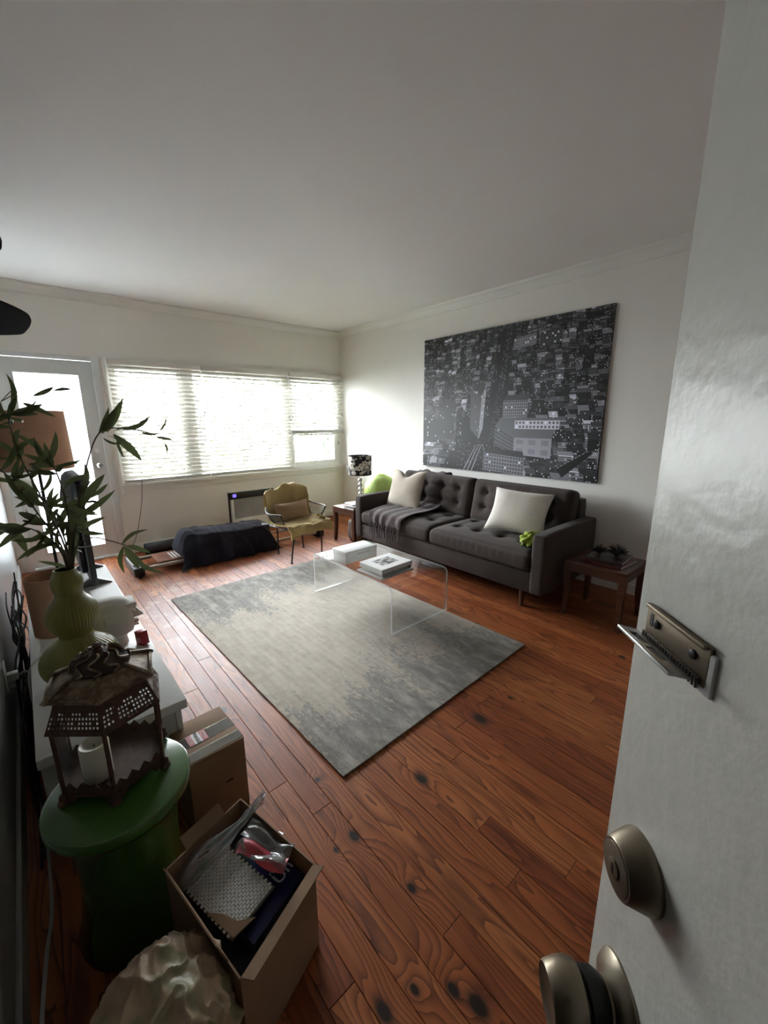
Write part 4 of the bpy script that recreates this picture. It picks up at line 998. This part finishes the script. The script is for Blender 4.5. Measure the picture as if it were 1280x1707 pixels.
LEAVES = [[[-3.344, -3.06, 1.382], [-3.27, -3.06, 1.516]], [[-3.362, -3.07, 1.377], [-3.297, -3.1, 1.485]], [[-3.373, -3.08, 1.378], [-3.322, -3.04, 1.482]], [[-3.363, -3.05, 1.387], [-3.288, -3.0, 1.454]], [[-3.283, -3.04, 1.39], [-3.171, -3.02, 1.444]], [[-3.316, -3.04, 1.385], [-3.199, -3.0, 1.372]], [[-3.21, -3.0, 1.377], [-3.125, -2.97, 1.369]], [[-3.131, -2.98, 1.38], [-3.097, -2.98, 1.442]], [[-3.144, -2.98, 1.351], [-3.063, -2.95, 1.334]], [[-3.115, -2.97, 1.325], [-3.108, -2.97, 1.275]], [[-3.361, -3.07, 1.358], [-3.291, -3.04, 1.33]], [[-3.31, -3.04, 1.348], [-3.292, -3.04, 1.27]], [[-3.318, -3.04, 1.371], [-3.221, -3.0, 1.252]], [[-3.344, -3.08, 1.368], [-3.288, -3.1, 1.296]], [[-3.354, -3.07, 0.909], [-3.24, -3.03, 0.944]], [[-3.348, -3.07, 0.899], [-3.357, -3.05, 0.769]], [[-3.343, -3.06, 0.893], [-3.297, -3.03, 0.771]], [[-3.334, -3.06, 0.894], [-3.236, -3.0, 0.824]], [[-3.305, -3.04, 0.855], [-3.186, -2.98, 0.704]], [[-3.624, -3.2, 1.45], [-3.547, -3.16, 1.504]], [[-3.624, -3.2, 1.45], [-3.615, -3.22, 1.579]], [[-3.633, -3.2, 1.431], [-3.647, -3.22, 1.516]], [[-3.621, -3.2, 1.45], [-3.548, -3.15, 1.451]], [[-3.588, -3.17, 1.487], [-3.501, -3.12, 1.439]], [[-3.557, -3.16, 1.512], [-3.493, -3.13, 1.547]], [[-3.498, -3.13, 1.532], [-3.441, -3.1, 1.54]], [[-3.621, -3.2, 1.45], [-3.669, -3.22, 1.421]], [[-3.632, -3.2, 1.421], [-3.597, -3.22, 1.508]], [[-3.643, -3.2, 1.312], [-3.571, -3.18, 1.369]], [[-3.631, -3.2, 1.29], [-3.608, -3.2, 1.354]], [[-3.488, -3.1, 1.055], [-3.342, -3.05, 1.142]], [[-3.477, -3.1, 1.107], [-3.424, -3.08, 1.195]], [[-3.473, -3.1, 1.094], [-3.373, -3.06, 1.212]], [[-3.483, -3.12, 1.135], [-3.439, -3.1, 1.269]], [[-3.46, -3.08, 1.106], [-3.394, -3.04, 1.081]], [[-3.494, -3.1, 1.085], [-3.455, -3.02, 1.054]], [[-3.53, -3.13, 0.915], [-3.495, -3.05, 1.002]], [[-3.538, -3.12, 0.902], [-3.536, -3.06, 1.036]], [[-3.55, -3.1, 0.862], [-3.635, -3.06, 0.897]], [[-3.535, -3.08, 0.879], [-3.575, -3.04, 0.953]], [[-3.526, -3.1, 0.894], [-3.509, -3.04, 0.94]]]
ob = thing('olive_branches', (VC[0], VC[1], .60), 'faux olive branches with long dark leaves standing in the gourd vase', 'branches')
leaf_me = []
for k in range(6):
    b = B(); w = (.095, .115, .085, .13, .105, .11)[k]; cu = (.5, -.4, .75, .25, -.7, .6)[k]
    def lf(u, v, w=w, cu=cu):
        x = u; hw = w*(math.sin(math.pi*min(1, .03+u*.97))**.75)*(1-.25*u); y = (v*2-1)*hw
        return Vector((x, y, cu*(x*(1-x))*1.2-.22*abs(y)*1.5+.012*math.sin(x*9+k)))
    b.grid(lf, 8, 3); bm = b.bm; bmesh.ops.remove_doubles(bm, verts=bm.verts, dist=1e-4)
    for f in bm.faces: f.smooth = True
    me = bpy.data.meshes.new('leaf'); bm.to_mesh(me); bm.free(); me.materials.append(LEAF); leaf_me.append(me)
lrnd = random.Random(21)
def leaf(p, q, roll=None):
    p, q = Vector(p), Vector(q); d = q-p; L = d.length; x = d.normalized()
    r_ = lrnd.gauss(0, .55)
    y = x.cross(Vector((-.05, -1, .25))).normalized(); z = x.cross(y); y, z = y*math.cos(r_)+z*math.sin(r_), z*math.cos(r_)-y*math.sin(r_)
    o = bpy.data.objects.new('leaf', leaf_me[lrnd.randrange(6)]); C.objects.link(o); o.parent = ob
    m = Matrix(((x.x, y.x, z.x, 0), (x.y, y.y, z.y, 0), (x.z, y.z, z.z, 0), (0, 0, 0, 1))) @ Matrix.Scale(L, 4); m.translation = p-WORLD[ob.name]; o.matrix_local = m
for si, st_ in enumerate(STEMS):
    pts = bez([(VC[0], VC[1], .62)]+[tuple(p) for p in st_], 6)
    obj('stem', B().tube(pts, [.0036-.0016*i/len(pts) for i in range(len(pts))], 5), STEM, ob)
    if si in (0, 1): continue
    n = len(pts)
    for _ in range((0, 0, 12, 17, 16, 17, 13, 17)[si]):
        i = lrnd.randrange(int(n*.42), n); p = pts[i]; t = (pts[min(i+1, n-1)]-pts[i-1]).normalized()
        d = (t*.5+Vector((lrnd.gauss(0, .7), lrnd.gauss(0, .45), lrnd.gauss(-.15, .6)))).normalized()
        leaf(p, p+d*lrnd.uniform(.075, .125))
for tw in ([(-3.642, -3.2, 1.49), (-3.60, -3.18, 1.535), (-3.545, -3.16, 1.555), (-3.50, -3.13, 1.553), (-3.455, -3.1, 1.545)], [(-3.642, -3.2, 1.49), (-3.575, -3.17, 1.53), (-3.53, -3.14, 1.50)]):
    obj('stem', B().tube(bez(tw, 5), .0014, 5), STEM, ob)
for a, b in LEAVES: leaf(a, b, lrnd.uniform(-.6, .6)+math.pi/2*lrnd.choice((0, 1)))

# ---- green stool, lantern, candle
SC = (-3.548, -3.892)
sg = thing('green_stool', (SC[0], SC[1], 0), 'glossy green round pedestal stool under the rusty lantern', 'stool')
obj('pedestal', B().lathe([(.150, 0), (.152, .02), (.140, .06), (.128, .14), (.122, .22), (.125, .30), (.136, .37), (.150, .405), (.158, .415)], (SC[0], SC[1], 0), 56), GREENLQ, sg)
obj('seat', B().lathe([(.158, .412), (.170, .414), (.175, .422), (.175, .440), (.172, .447), (.166, .450)], (SC[0], SC[1], 0), 72), GREENLQ, sg)
LC = Vector((-3.541, -3.830, .4505)); LA = R(-101); LR = .130
ln = thing('lantern', LC, 'rusty six sided metal lantern with glass panes on the green stool', 'lantern')
def hx(k, r, z): a = LA+k*math.pi/3; return LC+Vector((r*math.cos(a), r*math.sin(a), z))
def hexring(prof, name, mat, bumpf=None):
    b = B(); b.lathe(prof, tuple(LC), 6, a0=LA, cap0=False, cap1=False); b.solid(.0022); return obj(name, b, mat, ln, smooth=20)
obj('floor_plate', B().lathe([(LR+.004, .022), (LR+.004, .030)], tuple(LC), 6, a0=LA), RUST, ln, smooth=0)
for k in range(6):
    fb = B(); p = hx(k, LR+.004, 0)
    fb.lathe([(.009, 0), (.015, .006), (.013, .014), (.008, .022)], tuple(p), 10); fb.ball(p+Vector((0, 0, .024)), .011, u=10, v=6)
    obj('foot', fb, RUST, ln)
    obj('post', B().tube([hx(k, LR, .026), hx(k, LR+.002, .215)], .0058, 6), RUST, ln)
    a, c = hx(k, LR-.002, .03), hx(k+1, LR-.002, .03); n_ = ((a+c)/2-LC); n_.z = 0; n_.normalize(); e = (c-a)
    # scalloped gallery with pointed crests along the lower edge, one per side
    gb = B(); pl_ = [(0, -.012)]
    m_ = 16
    poly = [(t/m_, .020+.010*abs(math.sin(t/m_*math.pi*4))**.5+(.008 if t % 4 == 2 else 0)) for t in range(m_+1)]
    lo = [(t/m_, -.010-.014*(math.sin(t/m_*math.pi*1)**2 < .35)*1) for t in range(m_+1)]
    U = [gb.bm.verts.new(a+e*t+Vector((0, 0, z-.004))+n_*.003) for t, z in poly]; D_ = [gb.bm.verts.new(a+e*t+Vector((0, 0, z))+n_*.003) for t, z in lo]
    for t in range(m_): gb.bm.faces.new((D_[t], D_[t+1], U[t+1], U[t]))
    gb.solid(.002); obj('gallery', gb, RUST, ln, smooth=0)
    pn = B(); pn.bm.faces.new([pn.bm.verts.new(v_) for v_ in (a+e*.04, a+e*.96, a+e*.96+Vector((0, 0, .183)), a+e*.04+Vector((0, 0, .183)))]); obj('pane', pn, LANTGL, ln, smooth=0)
    for s_, zz in ((0, .212), ): obj('top_rail', B().tube([hx(k, LR+.003, .213), hx(k+1, LR+.003, .213)], .0055, 6), RUST, ln)
    # pierced skirt panel: flaring outwards at its lower edge, rows of small holes really cut through
    sk = B(); r0, r1, z0, z1 = LR+.016, LR-.008, .216, .272; cols, rws = 30, 11
    A0, A1, B0, B1 = hx(k, r0, z0), hx(k+1, r0, z0), hx(k, r1, z1), hx(k+1, r1, z1)
    V = [[sk.bm.verts.new((A0.lerp(A1, i/cols)).lerp(B0.lerp(B1, i/cols), j/rws)) for j in range(rws+1)] for i in range(cols+1)]
    for i in range(cols):
        for j in range(rws):
            mot = (i % 10); dx_, dy_ = mot-4.5, j-5; rr_ = math.hypot(dx_, dy_)
            hole = (i % 2 == 1 and j % 2 == 1) and 1 <= j <= rws-2 and (rr_ < 5.2) and rr_ > .8 and 0 < i < cols-1
            if not hole: sk.bm.faces.new((V[i][j], V[i+1][j], V[i+1][j+1], V[i][j+1]))
    obj('pierced_panel', sk, RUST, ln, smooth=0)
hexring([(LR-.008, .272), (LR-.014, .290), (LR-.012, .298)], 'band', RUST)
roof = obj('roof', B().lathe([(LR+.004, .296), (LR-.006, .304), (LR-.030, .314), (LR-.056, .328), (.058, .332)], tuple(LC), 6, a0=LA), ROOFM, ln, smooth=15)
for k in range(6):
    obj('roof_rib', B().tube([hx(k, LR+.007, .298), hx(k, LR-.004, .308), hx(k, LR-.028, .318), hx(k, .062, .334)], [.0065, .0055, .005, .005], 6), ROOFM, roof)
    a, c = hx(k, LR+.002, .298), hx(k+1, LR+.002, .298)
    obj('eave_crest', B().tube([a.lerp(c, t/8)+Vector((0, 0, .010*math.sin(t/8*math.pi))) for t in range(9)], .0045, 6), ROOFM, roof)
dm = B(); dm.lathe([(.060, .330), (.066, .337), (.062, .350), (.050, .363), (.030, .373), (.012, .377)], tuple(LC), 28)
obj('dome', dm, M('dome_dark', (.05, .035, .025), .6, .3, var=.4, vs=40), ln)
for k in range(10):
    a = k*math.pi/5; P_ = []
    for t in range(15):
        f_ = t/14; rr_ = .067*math.cos(f_*1.25)+.003; zz = .336+.042*math.sin(f_*1.25); aa = a+.22*math.sin(f_*9)
        P_.append(LC+Vector((rr_*math.cos(aa), rr_*math.sin(aa), zz)))
    obj('scroll', B().tube(P_, .0035, 5), ROOFM, ln)
obj('finial', B().lathe([(.008, .374), (.013, .379), (.008, .384), (.012, .390), (.009, .396), (.002, .398)], tuple(LC), 14), RUST, ln)
cd = thing('candle', (-3.588, -3.862, .481), 'ivory pillar candle inside the rusty lantern', 'candle')
obj('wax', B().lathe([(.033, 0), (.0345, .003), (.0345, .098), (.032, .103), (.027, .101), (.020, .093), (.004, .090)], (-3.588, -3.862, .481), 36), WAX, cd, smooth=60)
obj('wick', B().cyl((-3.588, -3.862, .570), (-3.587, -3.862, .580), .0013, seg=6), BLACK, cd)

# ---- taped cardboard box with a fragile label
FM = Matrix.Translation((-3.262, -3.660, 0)) @ Matrix.Rotation(R(2), 4, 'Z')
fx = thing('taped_box', (-3.262, -3.660, 0), 'closed cardboard box with red fragile tape beside the green stool', 'box')
obj('body', B().box(-.098, .098, -.115, .115, 0, .284, bev=.002, M=FM), CARD, fx)
for a, b in ((-.115, -.001), (.001, .115)): obj('flap', B().box(-.099, .099, a, b, .2845, .288, bev=.001, M=FM), CARD, fx)
TAPE = thin_glass('clear_tape', (.95, .91, .84), 1.4, .2, .10)
obj('tape', B().box(-.0995, .0995, -.03, .03, .2882, .2887, M=FM).box(.0985, .0992, -.03, .03, .20, .2885, M=FM), TAPE, fx)
obj('tape', B().box(-.0995, .0995, -.105, -.06, .2882, .2887, M=FM), TAPE, fx)
def txt(name, s_, size, mat, parent, Mx, align='CENTER', bold=0):
    cu = bpy.data.curves.new(name, 'FONT'); cu.body = s_; cu.size = size; cu.align_x = align; cu.align_y = 'CENTER'; cu.extrude = .0001; cu.offset = bold; cu.resolution_u = 3
    o0 = bpy.data.objects.new('tmp', cu); C.objects.link(o0)
    dg = bpy.context.evaluated_depsgraph_get(); me = bpy.data.meshes.new_from_object(o0.evaluated_get(dg)); bpy.data.objects.remove(o0)
    me.transform(Mx); me.transform(Matrix.Translation(-WORLD[parent.name])); me.materials.clear(); me.materials.append(mat)
    o = bpy.data.objects.new(name, me); C.objects.link(o); o.parent = parent; WORLD[o.name] = WORLD[parent.name]; return o
LABR = M('label_red', (.45, .025, .03), .45, var=.05); LABW = M('label_white', (.75, .72, .72), .5, var=.03); INK = M('label_ink', (.03, .03, .035), .6)
lb = obj('fragile_label', B().box(-.062, .004, -.030, .030, .2889, .2893, M=FM), LABW, fx)
for a, b in ((-.062, -.044), (-.016, .004)): obj('red_band', B().box(a, b, -.030, .030, .2893, .2896, M=FM), LABR, lb)
TM = FM @ Matrix.Translation((-.030, 0, .2898)) @ Matrix.Rotation(R(-90), 4, 'Z')
txt('lettering', 'FRAGILE', .0165, INK, lb, TM, bold=.0003)
for xo in (-.053, -.006): txt('lettering', 'FRAGILE', .0105, LABW, lb, FM @ Matrix.Translation((xo, 0, .2899)) @ Matrix.Rotation(R(-90), 4, 'Z'))
obj('hand_hole', B().box(.02, .045, -.1158, -.1148, .14, .149, M=FM), BLACK, fx)

# ---- open cardboard box full of odds and ends
K = [Vector((-3.498, -4.072, 0)), Vector((-3.266, -4.000, 0)), Vector((-3.196, -4.318, 0)), Vector((-3.436, -4.414, 0))]   # left, back, right, front
OH = .282
ox = thing('open_box', (-3.35, -4.20, 0), 'open cardboard box of books, bags and tile sheet in the foreground', 'box')
ccx = sum(K, Vector())/4
def wallp(a, b, z0=0, z1=OH, t=.004):
    n_ = (b-a).cross(Vector((0, 0, 1))).normalized(); q = B()
    v_ = [q.bm.verts.new(p) for p in (a+Vector((0, 0, z0)), b+Vector((0, 0, z0)), b+Vector((0, 0, z1)), a+Vector((0, 0, z1)))]; q.bm.faces.new(v_)
    m_ = (a+b)/2-ccx; 
    q.bm.normal_update(); f = q.bm.faces[:][0] if False else list(q.bm.faces)[0]
    if f.normal.dot(m_) < 0: f.normal_flip()
    v2 = [q.bm.verts.new(p.co-m_.normalized()*t) for p in v_]; q.bm.faces.new(v2[::-1])
    for i in range(4): q.bm.faces.new((v_[i], v_[(i+1) % 4], v2[(i+1) % 4], v2[i]))
    return q
for i in range(4): obj('side', wallp(K[i], K[(i+1) % 4]), CARD, ox, smooth=0)
q = B(); q.bm.faces.new([q.bm.verts.new(p+Vector((0, 0, .002))) for p in K]); q.solid(.003); obj('bottom', q, CARD, ox, smooth=0)
def flap(a, b, out, drop, nm='flap', inset=.01):
    e = (b-a).normalized(); a2, b2 = a+e*inset, b-e*inset; Z1 = Vector((0, 0, OH)); q = B()
    q.bm.faces.new([q.bm.verts.new(p) for p in (a2+Z1, b2+Z1, b2+Z1+out+Vector((0, 0, drop)), a2+Z1+out+Vector((0, 0, drop)))]); q.solid(.003); return obj(nm, q, CARD, ox, smooth=0)
flap(K[2], K[3], (K[2]-K[1]).normalized()*.022+Vector((.012, 0, 0)), .002, inset=.004)
flap(K[3], K[0], (K[0]-K[1]).normalized()*.02, .07, inset=.05)
flap(K[0], K[1], (K[1]-K[2]).normalized()*.030, .018, inset=.06)
# box-local frame: u from left-back edge towards the front, v across
eu = ((K[3]-K[0])+(K[2]-K[1])).normalized(); ev = Vector((-eu.y, eu.x, 0)); ev = ev if ev.dot(K[1]-K[0]) > 0 else -ev
OM = lambda c, z, rz=0, rx=0, ry=0: Matrix.Translation((c.x, c.y, z)) @ Matrix(((ev.x, eu.x, 0, 0), (ev.y, eu.y, 0, 0), (0, 0, 1, 0), (0, 0, 0, 1))) @ Matrix.Rotation(rz, 4, 'Z') @ Matrix.Rotation(rx, 4, 'X') @ Matrix.Rotation(ry, 4, 'Y')
# low filler so the books rest on something
bk0 = thing('book', ccx+Vector((0, 0, .004)), 'dark hardback at the bottom of the open box', 'book')
obj('cover', B().box(-.09, .09, -.125, .13, .006, .15, bev=.003, M=OM(ccx, 0)), M('dark_blue_boards', (.012, .015, .035), .5), bk0)
bm1 = OM(ccx+ev*.028+eu*.0, .190, R(-4), R(3), R(-7))
b1 = thing('blue_box', ccx+Vector((0, 0, .175)), 'dark blue printed game box with white script in open box', 'box')
obj('body', B().box(-.085, .085, -.130, .115, -.020, .020, bev=.002, M=bm1), M('navy_board', (.015, .022, .07), .4, var=.2), b1)
inv = bm1.inverted()
obj('cover_print', B().box(-.084, .084, -.129, .114, .0202, .0208, M=bm1), NIGHT, b1, smooth=0, uv=lambda c: ((lambda p: ((p.x+.084)/.168, (p.y+.129)/.243))(inv @ c)))
SCRIPT = M('pale_lettering', (.55, .56, .62), .5)
for s_, sz, px_, py_ in (('Un', .046, .060, .062), ('river', .022, .056, .034), ('G', .036, .058, .006)):
    txt('lettering', s_, sz, SCRIPT, b1, bm1 @ Matrix.Translation((px_, py_, .0212)) @ Matrix.Scale(-1, 4, (0, 1, 0)), bold=.0006)
b2m = OM(ccx-ev*.01-eu*.07, .155, R(12), R(-22), R(10))
b2 = thing('book', ccx-eu*.07+Vector((0, 0, .17)), 'dark blue book standing under the clear bags in open box', 'book')
obj('cover', B().box(-.07, .07, -.05, .05, -.012, .012, bev=.002, M=b2m), M('blue_boards', (.015, .03, .10), .4, var=.4), b2)
# white mosaic tile sheet: every small tile on a mesh backing
tm_ = OM(ccx-ev*.023-eu*.026, .222, R(-3), R(3), R(-5))
tsh = thing('tile_sheet', ccx+Vector((0, 0, .218)), 'sheet of small white brick mosaic tiles in the open box', 'tile sheet')
obj('mesh_backing', B().box(-.066, .066, -.105, .105, -.002, .0, M=tm_), M('grey_grout_mesh', (.10, .10, .10), .9), tsh)
TILE = M('white_tile', (.70, .70, .66), .3, var=.06, vs=50); tme = None
for r_ in range(26):
    for c_ in range(-6, 6):
        if r_*12+c_ >= 999: break
        y_ = -.103+r_*.0080; x_ = c_*.0112+(.0056 if r_ % 2 else 0)+.0050
        if abs(x_) > .0625: continue
        if tme is None:
            q = B(); q.box(-.0050, .0050, -.0034, .0034, 0, .003, bev=.0004, seg=1); o = obj('tile', q, TILE); tme = o.data; o.parent = tsh
        else: o = bpy.data.objects.new('tile', tme); C.objects.link(o); o.parent = tsh
        m_ = tm_ @ Matrix.Translation((x_+rnd.uniform(-.0003, .0003), y_, rnd.uniform(0, .0005))) @ Matrix.Rotation(rnd.uniform(-.02, .02), 4, 'Z'); m_.translation -= WORLD[tsh.name]; o.matrix_local = m_
obj('torn_backing', B().prism([(-.066, -.0), (-.060, .105), (-.005, .118), (-.035, .085), (-.045, .04)], 'z', .0032, .006, M=tm_), CARD, tsh)
# clear zip bag twisted at its neck, with its open end sticking up
def zb(u, v):
    P_ = [(.075, -.012, .02), (.055, .0, .065), (.012, .03, .028), (-.02, .055, .010), (-.04, .085, .022), (-.055, .105, .040)]
    return P_
zc = [Vector(p_) for p_ in ((-3.474, -4.101, 0.240), (-3.445, -4.102, 0.258), (-3.401, -4.1, 0.278), (-3.348, -4.108, 0.30), (-3.308, -4.113, 0.32), (-3.276, -4.117, 0.345), (-3.245, -4.125, 0.372))]
zr = [.016, .036, .036, .028, .015, .022, .032]
zp = bez([tuple(p) for p in zc], 6); zrr = bez([(r_, 0, 0) for r_ in zr], 6)
def zf(u, v):
    i = min(int(u*(len(zp)-1)), len(zp)-1); t = (zp[min(i+1, len(zp)-1)]-zp[max(i-1, 0)]).normalized(); a1 = t.cross(Vector((.3, .2, 1))).normalized(); a2 = t.cross(a1)
    a = 2*math.pi*v; r_ = zrr[i].x*(1+.22*math.sin(5*a+u*9)+.15*nz(u*9, math.sin(a)*3, 2))
    fl_ = .45 if u < .8 else .25
    return zp[i]+a1*r_*math.cos(a)+a2*r_*fl_*math.sin(a)
q = B(); q.grid(zf, 40, 28, cv=True); cb_ = thing('clear_zip_bag', zc[2], 'clear plastic zip bag with its open end sticking up from open box', 'bag'); obj('film', q, BAGPL, cb_, smooth=70)
obj('zip_strip', B().tube([zf(.93, v/10) for v in range(6)], .0014, 5), M('pale_zip', (.65, .62, .72), .3), cb_)
# second bag with red card
r0 = Vector((-3.278, -4.190, .270)); rm_ = OM(r0, r0.z, R(67), R(3), R(3)) @ Matrix.Scale(1.3, 4)
rb_ = thing('red_zip_bag', r0, 'small zip bag with red paper insert in the open box', 'bag')
REDI = M('pink_red_insert', (.55, .06, .085), .5, var=.15)
q = B(); q.grid(lambda u, v: rm_ @ Vector((-.058+.116*u, -.012+.030*v+.012*u, .006*math.sin(u*7)+.004*math.sin(v*5))), 12, 6); q.solid(.0012); obj('insert', q, REDI, rb_)
q = B(); q.grid(lambda u, v: rm_ @ Vector((-.058+.116*u, -.040+.060*v+.012*u, .004+.007*math.sin(u*7+v*3)+.005*math.sin(v*9))), 14, 10); q.solid(.0008); obj('film', q, BAGPL, rb_)
r1 = Vector((-3.260, -4.135, .262)); rm2 = OM(r1, r1.z, R(78), R(-4), R(4)) @ Matrix.Scale(1.2, 4)
q = B(); q.grid(lambda u, v: rm2 @ Vector((-.045+.09*u, -.025+.05*v, .004*math.sin(u*6)+.004*math.sin(v*7))), 12, 8); q.solid(.0008)
tag(obj('clear_pouch', q, BAGPL), 'second clear pouch lying flat behind the red bag in open box', 'bag')

# ---- crumpled carrier bag in the near corner
bc_ = Vector((-3.583, -4.365, 0))
def ridge(w, f, o): return 1-abs(noise.noise(w*f+Vector(o)))*2
def bagf(q, p):
    w = q+bc_; d = Vector((p.x, p.y, p.z*.8)).normalized()
    wx = w+Vector((noise.noise(w*6), noise.noise(w*6+Vector((9, 2, 4))), 0))*.03
    r1 = max(0, ridge(wx, 4.5, (2, 7, 1)))**2; r2 = max(0, ridge(wx, 9, (3, 1, 2)))**3; r3 = max(0, ridge(wx, 21, (5, 5, 1)))**2
    k = 1-.16*(p.z+1)/2*(abs(p.x)**2+abs(p.y)**2)*.5
    q = Vector((q.x*k, q.y*k, q.z))+d*((r1*.026+r2*.013)*(1-.45*max(0, p.z)**2)+r3*.010-.024)
    q.z = max(q.z, -.1805); return q
q = B(); q.rbox((bc_.x, bc_.y, .182), (.134, .155, .178), .105, n=90, f=bagf)
g = N('carrier_bag_film'); v = g.coord('Object'); vo = g.add('ShaderNodeTexVoronoi', feature='SMOOTH_F1'); g.l.new(v, vo.inputs['Vector']); g.put(vo.inputs['Scale'], 7.0); n1 = g.noise(v, 5.5, 3, .5, .8); n2 = g.noise(v, 30, 4, .6)
grn = g.ramp(n1, [(.49, (0, 0, 0)), (.54, (1, 1, 1))]); base = g.ramp(n2, [(.3, (.42, .30, .19)), (.7, (.60, .45, .31))])
g.set(Base_Color=g.mix(g.math('MULTIPLY', grn, .7), base, (.19, .24, .12)), Roughness=.38, Specular_IOR_Level=.5); g.bump(g.noise(v, 45, 5, .65), .5, .006)
tl = g.add('ShaderNodeBsdfTranslucent'); mx = g.add('ShaderNodeMixShader'); g.put(tl.inputs[0], (.5, .45, .36)); g.put(mx.inputs[0], .25); g.l.new(g.p.outputs[0], mx.inputs[1]); g.l.new(tl.outputs[0], mx.inputs[2]); g.l.new(mx.outputs[0], g.out.inputs[0])
cbg = thing('carrier_bag', bc_, 'crumpled beige carrier bag with green print in the near corner', 'bag'); obj('film', q, g.m, cbg, smooth=70)
q = B(); q.rbox((bc_.x, bc_.y, .14), (.085, .085, .13), .03, n=5); tag(obj('contents', q, CARD, cbg), 'brown contents inside bag')

# ---- ceiling fan of the side room reaching into the frame
fn = thing('ceiling_fan', (-3.90, -2.80, 1.98), 'black three blade ceiling fan whose blade tips enter at left', 'fan')
FC = Vector((-3.90, -2.80, 1.93))
obj('downrod', B().cyl((FC.x, FC.y, 2.0), (FC.x, FC.y, 2.60), .014, seg=12), BLKMETAL, fn)
obj('canopy', B().lathe([(.02, 2.53), (.065, 2.58), (.07, 2.62)], (FC.x, FC.y, 0), 24), BLKMETAL, fn)
obj('motor', B().lathe([(.03, -.05), (.075, -.035), (.09, 0), (.085, .05), (.05, .085), (.02, .10)], tuple(FC), 28), BLKMETAL, fn)
for k, (an, tip_z) in enumerate(((R(54), -.065), (R(-70.5), .065), (R(176), .0))):
    def bl(u, v, an=an, tip_z=tip_z):
        r_ = .07+.63*u; w = .045+.085*math.sin(min(1, u*1.15)*math.pi*.62)**1.0; w *= (1-max(0, (u-.72)/.28)**2.2*.93)
        o_ = (v*2-1)*w; sw = .05*u*u
        x = r_*math.cos(an)-(o_+sw)*math.sin(an); y = r_*math.sin(an)+(o_+sw)*math.cos(an)
        return FC+Vector((x, y, tip_z*u-.30*o_))
    q = B(); q.grid(bl, 24, 7); q.solid(.008); obj('blade', q, MATTEBLK, fn, smooth=50)

# ---- outlet, plugs and cords behind the console
ot = thing('wall_outlet', (-3.82, -2.81, .345), 'white wall outlet with plug on left wall behind console', 'outlet')
obj('cover_plate', B().box(-3.8195, -3.814, -2.85, -2.77, .285, .405, bev=.002), WHITEPL, ot)
obj('plug', B().box(-3.814, -3.775, -2.835, -2.80, .325, .36, bev=.006), WHITEPL, ot)
obj('plug', B().box(-3.814, -3.785, -2.83, -2.805, .29, .315, bev=.005), GREYPL, ot)
def cord(name, pts, r, mat, label, group=None): return tag(obj(name, B().tube(bez(pts, 7), r, 6), mat), label, 'cord', group)
cord('white_cord', [(-3.775, -2.82, .343), (-3.74, -2.86, .36), (-3.735, -2.95, .34), (-3.738, -3.02, .26), (-3.74, -3.05, .12), (-3.745, -3.2, .02)], .005, GREYPL, 'pale grey cord curving from the wall outlet plug')
cord('long_cord', [(-3.755, -3.3, .006), (-3.752, -3.7, .008), (-3.757, -3.95, .12), (-3.775, -4.1, .10), (-3.785, -4.3, .05), (-3.79, -4.6, .02)], .0045, GREYPL, 'pale cord running along the left baseboard into foreground')
cord('lamp_cord', [(-3.600, -2.77, .4275), (-3.64, -2.86, .4275), (-3.70, -2.92, .43), (-3.735, -2.97, .40), (-3.74, -3.02, .30)], .0035, GREYPL, 'grey lamp cord crossing the console top beside olive vase')
crnd = random.Random(5)
for k in range(14):
    y0 = -1.9-crnd.random()*.5; pts = []; x = -3.775+crnd.uniform(-.018, .02); y = y0; z = .50+crnd.uniform(-.1, .12)
    for j in range(7):
        pts.append((max(-3.80, min(-3.735, x+crnd.uniform(-.025, .02))), y, max(.012, z))); y -= crnd.uniform(.02, .22); z -= crnd.uniform(.01, .16)
    pts.append((-3.765+crnd.uniform(-.015, .02), y-.1, .012))
    cord('black_cable', pts, crnd.choice((.003, .004, .005)), CABLE, 'black cable in the tangle between console and left wall', 'tangled black cables behind the console')
ps = thing('power_strip', (-3.765, -2.62, .0), 'black power strip on the floor behind the console', 'power strip')
obj('body', B().box(-3.792, -3.740, -2.85, -2.40, .0, .045, bev=.006), BLACK, ps)
for k in range(4): obj('plug', B().box(-3.785, -3.748, -2.82+k*.1, -2.77+k*.1, .045, .10+.02*(k % 2), bev=.006), BLACK, ps)
